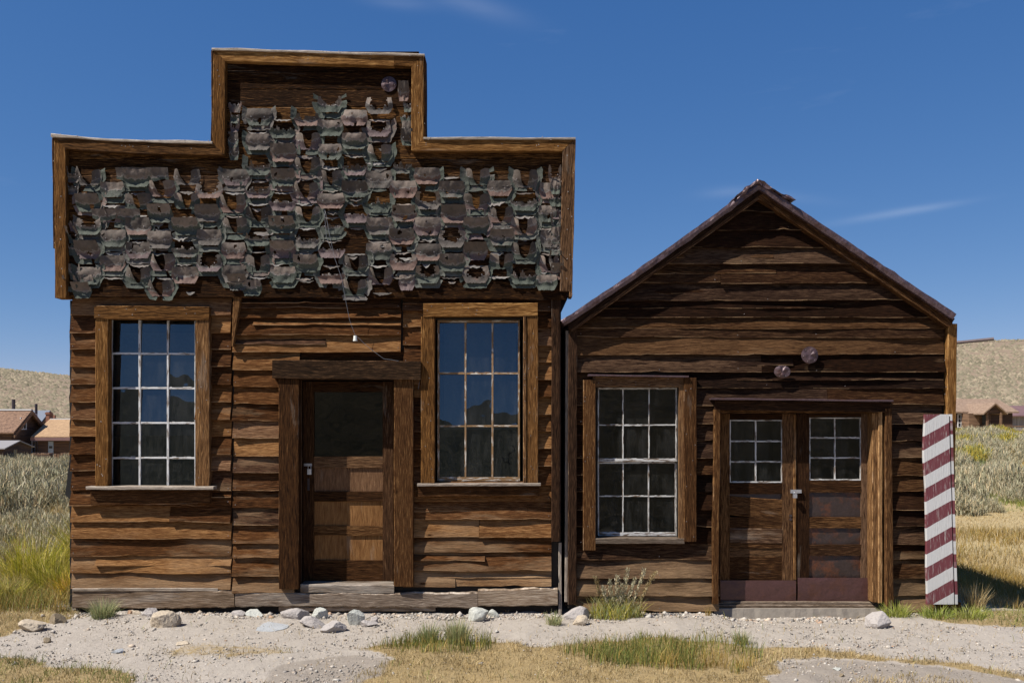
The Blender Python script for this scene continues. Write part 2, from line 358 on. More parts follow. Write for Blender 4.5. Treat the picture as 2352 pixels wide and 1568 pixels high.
def sweep(mb, rings, uvs, col, cap=True, lip=None, lipb=.3):
    """rings: list of equal-length point lists (closed ring); uvs: same shape (u,v)"""
    n = len(rings[0]); b = mb.add([p for r in rings for p in r])
    for i in range(len(rings) - 1):
        for j in range(n):
            k = (j + 1) % n; lk = 0 if not (lip and j in lip) else max(0., min(1., .55 + 1.3 * n1(rings[i][j][0] * 1.9 + rings[i][j][2] * 17, 3, 3) + .5 * n1(rings[i][j][0] * 8, rings[i][j][2] * 17, 3))); cj = (min(1, col[0] + .45 * lk), col[1], max(col[2], lipb * lk))
            q = (b + i * n + j, b + i * n + k, b + (i + 1) * n + k, b + (i + 1) * n + j)
            v1 = uvs[i][j]; v2 = uvs[i][k]; v3 = uvs[i + 1][k]; v4 = uvs[i + 1][j]
            if k == 0: v2 = (v2[0], v1[1] + .02); v3 = (v3[0], v4[1] + .02)
            mb.face(q, (v1, v2, v3, v4), cj)
    if cap:
        mb.face([b + j for j in range(n)][::-1], [(uvs[0][j][0] + rings[0][j][1] * .2, uvs[0][j][1] * 1.0) for j in range(n)][::-1], col)
        e = b + (len(rings) - 1) * n
        mb.face([e + j for j in range(n)], [(uvs[-1][j][0] + rings[-1][j][1] * .2, uvs[-1][j][1]) for j in range(n)], col)

def plank(mb, a, b, w0, w1, yf, yb, m0=0., m1=0., wob=.003, ch=.004, seg=.12, bl=0., sag=0., yf1=None):
    """board in an upright plane. a, b = (x, z) ends of the centre line; w0, w1 widths; yf front, yb back; m0, m1 mitre slopes"""
    ax, az = a; bx, bz = b; Ln = math.hypot(bx - ax, bz - az); dx, dz = (bx - ax) / Ln, (bz - az) / Ln; px, pz = -dz, dx
    n = max(2, int(Ln / seg) + 1); s0 = R.random() * 90; col = rc(bl); rings = []; uvs = []
    for i in range(n + 1):
        t = i / n; w = w0 + (w1 - w0) * t; hw = w / 2; mm = m0 + (m1 - m0) * t
        y0 = yf if yf1 is None else yf + (yf1 - yf) * t
        e1 = wob * n1(t * Ln * 3 + s0, 1.1, 0) + .4 * wob * n1(t * Ln * 14 + s0, 7.1, 0); e2 = wob * n1(t * Ln * 3 + s0, 9.3, 0) + .4 * wob * n1(t * Ln * 14 + s0, 3.1, 0)
        ey = wob * .8 * n1(t * Ln * 2.5 + s0, 4.4, 2); sg = -sag * 4 * t * (1 - t)
        ring = []; uvr = []
        for (o, y) in ((-hw + e1, yb), (-hw + e1, y0 + ch + ey), (-hw + ch + e1, y0 + ey), (0, y0 + ey * 1.0), (hw - ch + e2, y0 + ey), (hw + e2, y0 + ch + ey), (hw + e2, yb)):
            l = t * Ln + mm * o
            ring.append((ax + dx * l + px * o, y, az + dz * l + pz * o + sg)); uvr.append((l + s0, o + (y - y0) * .999 * (1 if o > 0 else -1) * -1 + s0 * .37))
        rings.append(ring); uvs.append(uvr)
    sweep(mb, rings, uvs, col, lip=(1, 4))
def vplank(mb, X0, X1, Y0, Y1, yf, yb, **k):          # upright board from picture numbers, Y0 top
    mid = (X0 + X1) / 2; plank(mb, (fx(mid, yf), fz(Y1, yf)), (fx(mid, yf), fz(Y0, yf)), (X1 - X0) / FPX * (CAMD + yf), (X1 - X0) / FPX * (CAMD + yf), yf, yb, **k)
def hplank(mb, X0, X1, Y0, Y1, yf, yb, tilt=0., **k):
    mid = (Y0 + Y1) / 2; w = (Y1 - Y0) / FPX * (CAMD + yf)
    plank(mb, (fx(X0, yf), fz(mid + tilt / 2, yf)), (fx(X1, yf), fz(mid - tilt / 2, yf)), w, w, yf, yb, **k)

def clap(mb, x0, x1, zb, zt, thick=.024, y0=-.004, bl=0., warp=1., tuck=.03, sl=0., ceil=None):
    """one lapped siding board, butt at zb, its top tucked up behind the next; sl = rise of the butt from x0 to x1"""
    Ln = x1 - x0; n = max(2, int(Ln / .07)); s0 = R.random() * 200; col = rc(bl); rings = []; uvs = []
    chips = [(R.uniform(x0, x1), R.uniform(.03, .10), R.uniform(.004, .014)) for _ in range(int(Ln * .9 + R.random()))]
    wl = R.uniform(.6, 1.6) * warp; cup = R.uniform(0, .006); endl = R.random() < .3
    for i in range(n + 1):
        x = x0 + Ln * i / n
        e = .008 * n1(x * 1.7 + s0, .3, 0) + .003 * n1(x * 9 + s0, 5.3, 0) + .001 * n1(x * 31 + s0, 5.3, 0)
        for cx, cw, chh in chips:
            if abs(x - cx) < cw: e += chh * (1 - abs(x - cx) / cw) ** .5
        th = thick + .022 * wl * n1(x * 1.3 + s0, 8.3, 1) + .005 * wl * n1(x * 5 + s0, 2.3, 1)
        if endl: th += .016 * max(0, 1 - min(x - x0, x1 - x) / .25) ** 2
        th = max(.010, th); b = zb + e + sl * i / n; H = zt + tuck - b
        if ceil: H = max(.004, min(H, ceil(x) - b))
        pr = ((b, y0 + .002), (b, y0 - th + .004), (b + .003, y0 - th), (b + .009, y0 - th + .001), (b + H * .26, y0 - th * .80 - cup), (b + H * .55, y0 - th * .5 - cup * .6), (b + H, y0 - .003), (b + H, y0 + .002))
        rings.append([(x, p[1], p[0]) for p in pr]); uvs.append([(x + s0, p[0] + s0 * .31 + (p[1] if p[0] == b else 0)) for p in pr])
    sweep(mb, rings, uvs, col, lip=(1, 2), lipb=.72)

def cut(x0, x1, zb, zt, holes):
    """parts of a course left after the openings are taken out"""
    iv = [(x0, x1)]
    for (hx0, hx1, hz0, hz1) in holes:
        if zt > hz0 + .005 and zb < hz1 - .005:
            nv = []
            for a, b in iv:
                if hx1 <= a or hx0 >= b: nv.append((a, b)); continue
                if hx0 > a: nv.append((a, hx0))
                if hx1 < b: nv.append((hx1, b))
            iv = nv
    return [i for i in iv if i[1] - i[0] > .02]

def box(mb, x0, x1, y0, y1, z0, z1, col=None, jit=0.):
    col = col or rc(); s = R.random() * 50
    P = [(x, y, z) for x in (x0, x1) for y in (y0, y1) for z in (z0, z1)]
    if jit: P = [(p[0] + R.uniform(-jit, jit), p[1], p[2] + R.uniform(-jit, jit)) for p in P]
    b = mb.add(P)
    lng = max(x1 - x0, y1 - y0, z1 - z0); ax = 0 if x1 - x0 == lng else (2 if z1 - z0 == lng else 1)
    def uv(p, nrm):
        o = [i for i in range(3) if i != nrm]
        if ax in o: u = p[ax]; v = p[[i for i in o if i != ax][0]]
        else: u, v = p[o[0]] * .2, p[o[1]]
        return (u + s, v + s * .3 + nrm)
    for q, nrm in (((0, 1, 3, 2), 0), ((4, 6, 7, 5), 0), ((0, 4, 5, 1), 1), ((2, 3, 7, 6), 1), ((0, 2, 6, 4), 2), ((1, 5, 7, 3), 2)):
        mb.face([b + i for i in q], [uv(P[i], nrm) for i in q], col)
def cyl(mb, p0, p1, r0, r1=None, n=10, cap=True, col=None):
    r1 = r0 if r1 is None else r1; p0 = Vector(p0); p1 = Vector(p1); d = (p1 - p0).normalized()
    u = d.orthogonal().normalized(); w = d.cross(u); col = col or rc()
    rr = [[tuple(p + (u * math.cos(2 * math.pi * j / n) + w * math.sin(2 * math.pi * j / n)) * r) for j in range(n)] for p, r in ((p0, r0), (p1, r1))]
    sweep(mb, rr, [[(0, j * .02) for j in range(n)], [((p1 - p0).length, j * .02) for j in range(n)]], col, cap)
def tube(mb, pts, r, n=6):
    pts = [Vector(p) for p in pts]; rings = []; uvs = []
    for i, p in enumerate(pts):
        d = (pts[min(i + 1, len(pts) - 1)] - pts[max(i - 1, 0)]).normalized(); u = d.orthogonal().normalized(); w = d.cross(u)
        rings.append([tuple(p + (u * math.cos(2 * math.pi * j / n) + w * math.sin(2 * math.pi * j / n)) * r) for j in range(n)]); uvs.append([(i * .1, j * .02) for j in range(n)])
    sweep(mb, rings, uvs, rc())
def nail(mb, x, y, z, r=.005):
    b = mb.add([(x + r * math.cos(k * math.pi / 3), y, z + r * math.sin(k * math.pi / 3)) for k in range(6)] + [(x, y - r * .6, z)])
    m = mb.mi(M['nail']) + 1
    for k in range(6): mb.face((b + k, b + (k + 1) % 6, b + 6)[::-1], ((0, 0), (0, .01), (.01, 0)), (.5, .5, 0), m)

# ------------------------------------------------------------------ scene tree
def tag(o, label=None, cat=None, group=None, kind=None):
    if label: o['label'] = label
    if cat: o['category'] = cat
    if group: o['group'] = group
    if kind: o['kind'] = kind
    return o
def thing(name, label, cat, loc=(0, 0, 0), group=None, kind=None):
    o = bpy.data.objects.new(name, None); COL.objects.link(o); o.location = loc; o.empty_display_size = .3
    return tag(o, label, cat, group, kind)

# ------------------------------------------------------------------ ground
def sstep(a, b, x): t = np.clip((x - a) / (b - a), 0, 1); return t * t * (3 - 2 * t)
AZ = np.array([-180, -90, -60, -29.6, -26, -10, 10, 20, 26, 30, 60, 120, 180]); EL = np.array([.112, .10, .085, .0478, .0416, .040, .055, .071, .0758, .0753, .08, .105, .112])
_r = np.linspace(95, 430, 400); _k = (sstep(90, 430, _r) * (_r > 0) / _r).max()
_wg = NR.random((64, 64))
def vnoise(x, y, f):                                   # smooth value noise in numpy
    x = np.asarray(x) * f; y = np.asarray(y) * f; xi = np.floor(x).astype(int); yi = np.floor(y).astype(int); tx = x - xi; ty = y - yi
    tx = tx * tx * (3 - 2 * tx); ty = ty * ty * (3 - 2 * ty); g = lambda a, b: _wg[a % 64, b % 64]
    return (g(xi, yi) * (1 - tx) + g(xi + 1, yi) * tx) * (1 - ty) + (g(xi, yi + 1) * (1 - tx) + g(xi + 1, yi + 1) * tx) * ty
def fbm(x, y, f): return vnoise(x, y, f) * .55 + vnoise(x + 31.7, y + 5.1, f * 2.1) * .28 + vnoise(x + 3.7, y + 55.1, f * 4.3) * .17
def ground_z(x, y):
    x = np.asarray(x, float); y = np.asarray(y, float)
    d = y + CAMD; r = np.hypot(x, d) + 1e-6; az = np.degrees(np.arctan2(x, d))
    side = sstep(-20, 20, az); h75 = (-1.2 + 1.85 * side)
    back = np.abs(az) > 90
    h = np.where(back, -.3, h75) * sstep(10.5, 75, r)
    # bank of grass behind the right corner
    h = h - .28 * sstep(4.3, 6.2, x) * sstep(-.5, 1.2, y) * (1 - sstep(8, 28, y))
    h = h - (.045 + .05 * (fbm(x, y, 2.6) - .5)) * sstep(1.95, 2.25, x + .1 * (fbm(x, y, 3.) - .5)) * (1 - sstep(3.4, 3.75, x)) * (1 - sstep(.25, .6, np.abs(y + .2)))
    e = np.interp(az, AZ, EL)
    hill = e / _k * sstep(90, 430, r) * np.where(r > 430, 1 - .3 * sstep(430, 800, r), 1)
    hill = hill + (1.913 - h75) * sstep(90, 430, r)
    hill = hill * (1 + .06 * (fbm(x, y, .012) - .5) * sstep(120, 250, r) * (r < 360))
    near = 1 - sstep(5, 60, r - 5)
    h = h + hill + (.05 * (fbm(x, y, .55) - .5) + .03 * (fbm(x + 9, y, 2.1) - .5)) * (.4 + .6 * near)
    # the dirt lies a little lower before the sills
    h = h - .03 * (1 - sstep(.0, .5, np.abs(y + .05))) * (np.abs(x) < 4.5)
    return h
def gz(x, y): return float(ground_z(x, y))
def axis(lo, hi, step, far, gr):
    a = list(np.arange(lo, hi + 1e-6, step)); s = step
    while a[-1] < far: s *= gr; a.append(a[-1] + s)
    s = step; b = []; p = lo
    while p > -far: s *= gr; p -= s; b.append(p)
    return np.array(b[::-1] + a)
gx = axis(-6.5, 6.8, .055, 900, 1.11); gy = axis(-3.2, 1.0, .055, 900, 1.09)
GX, GY = np.meshgrid(gx, gy); GZ = ground_z(GX, GY)
# footprints of fine roughness near the eye
fine = (np.abs(GX) < 8) & (GY > -4) & (GY < 3)
GZ = GZ + np.where(fine, .024 * (fbm(GX, GY, 6.) - .5) + .03 * (fbm(GX + 3, GY + 8, 2.6) - .5) + .012 * (vnoise(GX, GY, 15.) - .5), 0)
nxg, nyg = len(gx), len(gy); V = np.stack([GX, GY, GZ], -1).reshape(-1, 3)
idx = np.arange(nxg * nyg).reshape(nyg, nxg); F = np.stack([idx[:-1, :-1], idx[:-1, 1:], idx[1:, 1:], idx[1:, :-1]], -1).reshape(-1, 4)
def np_mesh(name, V, F, mat, col=None, smooth=False):
    me = bpy.data.meshes.new(name); nv = F.shape[1]
    me.vertices.add(len(V)); me.vertices.foreach_set('co', V.astype(np.float32).ravel())
    me.loops.add(F.size); me.loops.foreach_set('vertex_index', F.astype(np.int32).ravel())
    me.polygons.add(len(F)); me.polygons.foreach_set('loop_start', np.arange(0, F.size, nv, dtype=np.int32)); me.polygons.foreach_set('loop_total', np.full(len(F), nv, dtype=np.int32))
    if smooth: me.polygons.foreach_set('use_smooth', np.ones(len(F), dtype=bool))
    if col is not None:
        c = me.color_attributes.new('rnd', 'FLOAT_COLOR', 'POINT'); c.data.foreach_set('color', np.concatenate([col, np.ones((len(col), 1))], 1).astype(np.float32).ravel())
    me.materials.append(mat); me.update(calc_edges=True); me.validate()
    o = bpy.data.objects.new(name, me); COL.objects.link(o)
    return o

# where straw grows: picture-measured outlines turned to ground metres
def poly_ground(pts): return [tuple(gpt(X, Y)[:2]) for X, Y in pts]
def inside(px, py, poly):
    px, py = px + .22 * (fbm(px, py, 2.3) - .5) + .12 * (vnoise(px, py, 9.) - .5), py + .22 * (fbm(px + 7, py + 3, 2.3) - .5) + .12 * (vnoise(px + 5, py, 9.) - .5)
    c = np.zeros(np.shape(px), bool); j = len(poly) - 1
    for i in range(len(poly)):
        xi, yi = poly[i]; xj, yj = poly[j]
        c ^= ((yi > py) != (yj > py)) & (px < (xj - xi) * (py - yi) / (yj - yi + 1e-12) + xi); j = i
    return c
LAWN = poly_ground([(760, 1590), (845, 1545), (905, 1520), (870, 1500), (800, 1500), (850, 1488), (960, 1470), (1130, 1472), (1260, 1482), (1370, 1470), (1480, 1462), (1620, 1464), (1730, 1488), (1850, 1486), (2000, 1500), (2180, 1515), (2352, 1545), (2420, 1560), (2420, 1575), (2300, 1556), (2150, 1526), (1980, 1512), (1840, 1512), (1790, 1530), (1760, 1560), (1760, 1600)])
LAWN2 = poly_ground([(-60, 1510), (40, 1512), (120, 1528), (240, 1530), (310, 1545), (300, 1600), (-60, 1600)])
LAWN3 = poly_ground([(330, 1495), (480, 1480), (640, 1488), (700, 1500), (560, 1512), (380, 1510)])
LAWN4 = poly_ground([(-80, 1400), (160, 1398), (210, 1415), (140, 1432), (70, 1440), (10, 1462), (-80, 1470)])
LAWN5 = poly_ground([(2130, 1408), (2430, 1396), (2430, 1440), (2230, 1432), (2140, 1424)])
LAWN6 = poly_ground([(1760, 1600), (2000, 1556), (2100, 1548), (2200, 1560), (2300, 1600)])

def ground_mat():
    m, t, b = mat_new('dirt_and_dry_ground')
    ge = node(t, 'ShaderNodeNewGeometry').outputs['Position']; se = node(t, 'ShaderNodeSeparateXYZ'); t.links.new(ge, se.inputs[0])
    at = node(t, 'ShaderNodeAttribute', attribute_name='rnd'); sp = node(t, 'ShaderNodeSeparateColor'); t.links.new(at.outputs['Color'], sp.inputs[0])
    n1_ = nz(t, ge, 1.3, 6., .6); n2_ = nz(t, ge, 14., 6., .65); n3_ = nz(t, ge, 70., 4., .7); n4 = nz(t, ge, 160., 2., .7)
    grit = mixc(t, n2_, (.325, .283, .240), (.48, .43, .375)); grit = mixc(t, mrange(t, n4, .45, .7), mixc(t, .3, grit, (.2, .17, .14)), grit)
    grit = mixc(t, mrange(t, n3_, .62, .75), grit, (.52, .48, .43))
    straw = mixc(t, n3_, (.18, .125, .06), (.40, .30, .155)); soil = mixc(t, n2_, (.225, .19, .16), (.32, .28, .235))
    c = mixc(t, mrange(t, mth(t, 'ADD', sp.outputs[0], mth(t, 'MULTIPLY', mth(t, 'SUBTRACT', n2_, .5), .9)), .35, .62), grit, straw)
    c = mixc(t, mrange(t, mth(t, 'ADD', sp.outputs[1], mth(t, 'MULTIPLY', mth(t, 'SUBTRACT', n2_, .5), .5)), .35, .62), c, soil)
    # open country: pale straw with grey green
    far = mixc(t, nz(t, ge, .25, 5., .6), (.36, .27, .15), (.30, .245, .13)); far = mixc(t, mrange(t, n2_, .45, .75), far, (.5, .38, .2))
    c = mixc(t, sp.outputs[2], c, far)
    hn = nz(t, ge, .16, 6., .65); hn2 = nz(t, ge, .045, 4., .6); hn3 = nz(t, scl(t, ge, (.5, 1., 1.)), .6, 3., .6)
    hill = mixc(t, mrange(t, hn, .38, .62), (.335, .262, .182), (.255, .205, .142)); hill = mixc(t, mrange(t, hn3, .52, .62), hill, (.20, .165, .11))
    hill = mixc(t, mth(t, 'MULTIPLY', hn2, .5), hill, (.36, .275, .195))

    r = node(t, 'ShaderNodeVectorMath', operation='LENGTH'); t.links.new(ge, r.inputs[0])
    hill = mixc(t, 1., hill, (.78, .75, .76), 'MULTIPLY')
    c = mixc(t, mrange(t, r.outputs['Value'], 85, 130), c, hill)
    # ground behind the camera painted dark, standing for backlit shade that the panes reflect
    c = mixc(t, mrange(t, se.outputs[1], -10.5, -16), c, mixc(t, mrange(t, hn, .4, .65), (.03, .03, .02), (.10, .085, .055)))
    t.links.new(c, b.inputs['Base Color']); b.inputs['Roughness'].default_value = .95; b.inputs['Specular IOR Level'].default_value = .1
    bump(t, b, mth(t, 'ADD', n2_, mth(t, 'ADD', mth(t, 'MULTIPLY', n3_, .35), mth(t, 'MULTIPLY', n4, .15))), .022, .8); return m
px, py = V[:, 0], V[:, 1]
straw = np.zeros(len(V))
for P in (LAWN, LAWN2, LAWN3, LAWN4, LAWN5, LAWN6): straw = np.maximum(straw, inside(px, py, P) * (.5 if P is LAWN3 else (.6 if P is LAWN6 else .95)))
SOIL = [poly_ground([(1790, 1535), (1860, 1515), (2000, 1515), (2150, 1530), (2352, 1562), (2352, 1640), (1720, 1640)]), poly_ground([(560, 1600), (640, 1530), (780, 1508), (890, 1512), (900, 1530), (760, 1600)])]
soil = np.zeros(len(V))
for P in SOIL: soil = np.maximum(soil, inside(px, py, P))
country = np.maximum(sstep(.6, 1.6, py), sstep(4.6, 5.3, np.abs(px)) * sstep(-.5, .2, py))
# blur the masks a little over the grid
def blur(a, k=2):
    a = a.reshape(nyg, nxg)
    for _ in range(k): a = (a + np.roll(a, 1, 0) + np.roll(a, -1, 0) + np.roll(a, 1, 1) + np.roll(a, -1, 1)) / 5
    return a.ravel()
colr = np.stack([blur(straw), blur(soil), country], -1)
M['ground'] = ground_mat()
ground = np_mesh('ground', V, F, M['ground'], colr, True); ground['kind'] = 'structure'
#--SPLIT--
# ================================================================== shared builders for the two fronts
def rect(X0, X1, Y0, Y1, y=0.): return (fx(X0, y), fx(X1, y), fz(Y1, y), fz(Y0, y))
def wall_holes(mb, x0, x1, z0, z1, y0, y1, holes):
    xs = sorted({x0, x1, *[min(max(h[i], x0), x1) for h in holes for i in (0, 1)]}); zs = sorted({z0, z1, *[min(max(h[i], z0), z1) for h in holes for i in (2, 3)]})
    for i in range(len(xs) - 1):
        for j in range(len(zs) - 1):
            cx, cz = (xs[i] + xs[i + 1]) / 2, (zs[j] + zs[j + 1]) / 2
            if not any(h[0] < cx < h[1] and h[2] < cz < h[3] for h in holes): box(mb, xs[i], xs[i + 1], y0, y1, zs[j], zs[j + 1])
def liner(mb, h, y0, y1, t=.012):
    box(mb, h[0] - t, h[0], y0, y1, h[2] - t, h[3] + t); box(mb, h[1], h[1] + t, y0, y1, h[2] - t, h[3] + t)
    box(mb, h[0], h[1], y0, y1, h[3], h[3] + t); box(mb, h[0], h[1], y0, y1, h[2] - t, h[2])

def glass_panes(xs, zs, y, tilt, jit, gap=.006):
    """one old pane per opening, each set a little differently in its putty (tilt in degrees, positive looks up)"""
    mb = MB()
    for i in range(len(xs) - 1):
        for j in range(len(zs) - 1):
            a, b, c, d = xs[i] - gap * .5, xs[i + 1] + gap * .5, zs[j] - gap * .5, zs[j + 1] + gap * .5
            tl = math.radians(tilt(i, j) if callable(tilt) else tilt + R.uniform(-jit, jit)); tw = math.radians(R.uniform(-jit, jit)) * .7
            mx_, mz_ = (a + b) / 2, (c + d) / 2; o = mb.add([(x, y + (z - mz_) * math.tan(tl) + (x - mx_) * math.tan(tw), z) for x, z in ((a, c), (b, c), (b, d), (a, d))])
            mb.face((o, o + 1, o + 2, o + 3), ((a, c), (b, c), (b, d), (a, d)))
    return mb
def sash(mb, Xs, Ys, y0, y1, stile=5, rail=6, mun=3.2, bottom=None, jit=.0015):
    """frame and glazing bars; Xs and Ys in picture numbers incl. outer edges"""
    px = lambda X: fx(X, y0); pz = lambda Y: fz(Y, y0); k = (CAMD + y0) / FPX
    x0, x1, z1, z0 = px(Xs[0]), px(Xs[-1]), pz(Ys[0]), pz(Ys[-1])
    s = stile * k; r = rail * k; b = (bottom or rail) * k; m = mun * k / 2
    box(mb, x0, x0 + s, y0, y1, z0, z1, jit=jit); box(mb, x1 - s, x1, y0, y1, z0, z1, jit=jit)
    box(mb, x0 + s, x1 - s, y0 + .001, y1, z1 - r, z1, jit=jit); box(mb, x0 + s, x1 - s, y0 + .001, y1, z0, z0 + b, jit=jit)
    for X in Xs[1:-1]: box(mb, px(X) - m, px(X) + m, y0 + .003, y1 - .004, z0 + b, z1 - r, jit=jit)
    xx = [x0 + s] + [px(X) for X in Xs[1:-1]] + [x1 - s]
    for Y in Ys[1:-1]:
        for i in range(len(xx) - 1):
            dz = R.uniform(-.002, .002); box(mb, xx[i], xx[i + 1], y0 + .0055, y1 - .006, pz(Y) - m + dz, pz(Y) + m + dz, jit=jit)
    # crumbs of old putty along the bars
    for Y in Ys[1:]:
        for i in range(len(xx) - 1):
            for _ in range(3):
                u = R.uniform(xx[i] + m, xx[i + 1] - .05); w = R.uniform(.02, .06); h = R.uniform(.002, .005); zz = pz(Y) + (m if Y != Ys[-1] else b)
                box(mb, u, min(u + w, xx[i + 1] - m), y0 + .009, y1 - .012, zz - .001, zz + h)
    return xx, [pz(Y) for Y in Ys][::-1]
def nails_on(mb, X0, X1, Y0, Y1, y, n, r=.0045):
    for _ in range(n): nail(mb, fx(R.uniform(X0, X1), y), y - .001, fz(R.uniform(Y0, Y1), y), r)

# ================================================================== the false-front building
LB = thing('false_front_building', 'brown board building with a stepped false front of peeling shingles', 'building', (fx(724), 0, 0))
w1 = rect(247, 450, 730, 1118); w2 = rect(999, 1201, 734, 1109); dr = rect(686, 905, 872, 1344)
shell = MB(); xL, xR, zT, zB = fx(166), fx(1284), fz(660), .06
wall_holes(shell, xL, xR, zB, zT, 0., .03, [w1, w2, dr])
liner(shell, w1, -.02, .10); liner(shell, w2, -.02, .10)
DEEP = 6.4
box(shell, xL, xL + .08, .03, DEEP, zB, zT); box(shell, xR - .08, xR, .03, DEEP, zB, zT); box(shell, xL + .08, xR - .08, DEEP - .1, DEEP, zB, zT)
box(shell, xL + .08, xR - .08, .03, DEEP - .1, zB, zB + .06)
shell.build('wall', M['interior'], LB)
cl_ = MB(); box(cl_, xL - .022, xL - .001, .27, DEEP, zB, zT); box(cl_, xR + .001, xR + .022, .04, DEEP, zB, zT); box(cl_, xL, xR, DEEP + .001, DEEP + .022, zB, zT); cl_.build('side_boarding', M['far_wall'], LB)
rf = MB(); ridge = (fx(735), fz(345)); 
for sgn, ex in ((-1, xL - .12), (1, xR + .10)):
    z1 = zT - .02; b = rf.add([(ex, .02, z1), (ridge[0], .02, ridge[1]), (ridge[0], DEEP + .2, ridge[1]), (ex, DEEP + .2, z1), (ex, .02, z1 - .06), (ridge[0], .02, ridge[1] - .06), (ridge[0], DEEP + .2, ridge[1] - .06), (ex, DEEP + .2, z1 - .06)])
    for q in ((0, 1, 2, 3), (4, 7, 6, 5), (0, 4, 5, 1), (3, 2, 6, 7), (0, 3, 7, 4), (1, 5, 6, 2)): rf.face([b + i for i in q], [(0, 0), (1, 0), (1, 3), (0, 3)])
b = rf.add([(xL, DEEP, zT), (xR, DEEP, zT), (ridge[0], DEEP, ridge[1] - .05)]); rf.face((b, b + 1, b + 2), ((0, 0), (4, 0), (2, 2)))
rf.build('roof', M['roof_metal'], LB)

# siding: three runs of lapped boards that do not line up
LW = [726, 766, 804, 843, 883, 924, 963, 1002, 1043, 1081, 1125, 1160, 1197, 1236, 1276, 1314, 1350]
MW = [710, 732, 771, 810, 850, 889, 928, 967, 1006, 1047, 1085, 1125, 1165, 1204, 1246, 1280, 1320, 1359]
RW = [715, 754, 794, 833, 872, 912, 953, 991, 1031, 1071, 1112, 1150, 1192, 1232, 1267, 1309, 1346]
holes = [(w1[0] - .01, w1[1] + .01, w1[2] - .01, w1[3]), (w2[0] - .01, w2[1] + .01, w2[2] - .01, w2[3]), (dr[0] - .03, dr[1] + .03, dr[2] - .1, dr[3])]
sd = MB()
def courses(mb, X0, X1, Ys, top, holes, joints=.25, thick=.024, bl=None, y0=0., Xfun=None):
    prev = top
    for Y in Ys:
        zb, zt = fz(Y), fz(prev)
        for a, b_ in cut(fx(X0), fx(X1), zb, zt, holes):
            bleach = bl(Y) if bl else 0.; th = thick * R.uniform(.85, 1.2)
            ja = R.uniform(0, .008); jb = R.uniform(0, .008)
            if b_ - a > 1.1 and R.random() < joints:
                c = a + (b_ - a) * R.uniform(.35, .65); dz = R.uniform(-.008, .008)
                clap(mb, a + ja, c - .002, zb, zt, th, bl=bleach); clap(mb, c + .002, b_ - jb, zb + dz, zt, th * R.uniform(.9, 1.1), bl=bleach)
            else:
                clap(mb, a + ja, b_ - jb, zb, zt, th, bl=bleach, sl=R.uniform(-.006, .006))
            if b_ - a > .9 and R.random() < .5:
                c0, c1 = (a + .003, a + (b_ - a) * R.uniform(.55, 1.)) if R.random() < .5 else (a + (b_ - a) * R.uniform(0, .4), b_ - .003); zm = zb + (zt - zb) * R.uniform(.4, .62)
                clap(mb, c0, c1, zm, zt - .01, th + R.uniform(-.012, .004), bl=bleach, tuck=.0, y0=-.006)
            for q in (a + .03, b_ - .03):
                if b_ - a > .3: nail(mb, q, -th - .003, zb + R.uniform(.02, .05), .004)
        prev = Y
bleachL = lambda Y: .55 * max(0, (Y - 1180) / 180) + R.uniform(0, .18)
courses(sd, 166, 534.5, LW, 690, holes, .12, .046, bleachL)
courses(sd, 537, 923, [y for y in MW if y <= 810], 690, holes, .0, .056, lambda Y: R.uniform(0, .06))
courses(sd, 537, 690, [y for y in MW if y > 810], 810, holes, 0, .050, lambda Y: .55 * max(0, (Y - 1180) / 180) + R.uniform(0, .15))
courses(sd, 690, 966, [850, 882], 810, holes, 0, .02, lambda Y: 0)
courses(sd, 926, 1267, RW, 690, holes, .08, .047, bleachL)
sd.build('siding', M['siding'], LB)

cb = MB()
vplank(cb, 1267, 1286, 673, 1243, -.09, .0, wob=.004); nails_on(cb, 1269, 1284, 690, 1230, -.05, 14)
cb.build('corner_board', M['post'], LB)
cb = MB(); vplank(cb, 1283, 1290, 1246, 1424, -.03, .02, wob=.004); cb.build('corner_board', M['grey_wood'], LB)
ba = MB(); plank(ba, (fx(541), fz(797)), (fx(551), fz(684)), .014, .072, -.10, -.028, yf1=-.09, wob=.004); ba.build('loose_batten', M['post'], LB)

# bottom beams
sb = MB()
for (X0, X1, Y0, Y1, y, tl) in ((166, 538, 1354, 1396, -.045, 2), (540, 1097, 1361, 1394, -.055, -3), (1098, 1281, 1351, 1391, -.06, 2)):
    hplank(sb, X0, X1, Y0, Y1, y, .02, tl, wob=.024, ch=.012, seg=.03, bl=.2)
hplank(sb, 166, 500, 1350, 1357, -.055, .0, 1, wob=.005, seg=.05, bl=.6)
hplank(sb, 640, 1000, 1393, 1403, -.02, .02, 0, wob=.008, seg=.05)
sb.build('sill_beam', M['beam'], LB)
dk = MB(); box(dk, xL + .02, xR - .02, .03, .06, -.08, .07); dk.build('underfloor', M['interior'], LB)

# tar paper hanging off the far corner
tp = MB(); N = 60; pl = []
for i in range(N + 1):
    Y = 690 + (1392 - 690) * i / N
    o = 4.5 + 4 * n1(Y * .02, 1, 1) + 2.5 * n1(Y * .11, 3, 1)
    if 1036 < Y < 1140: o = max(o, 3 + 13 * (Y - 1036) / 104)
    pl.append((fx(166 - max(1, o), .04), fz(Y, .04)))
b = tp.add([p for (x, z) in pl for p in ((xL - .001, .035, z), (x, .03, z), (x, .26, z), (xL - .001, .26, z))])
for i in range(N):
    for a_, c_ in ((0, 1), (1, 2), (2, 3)): tp.face((b + 4 * i + a_, b + 4 * i + 4 + a_, b + 4 * i + 4 + c_, b + 4 * i + c_), ((0, 0), (1, 0), (1, 1), (0, 1)))
tp.build('tar_paper', M['tarpaper'], LB)

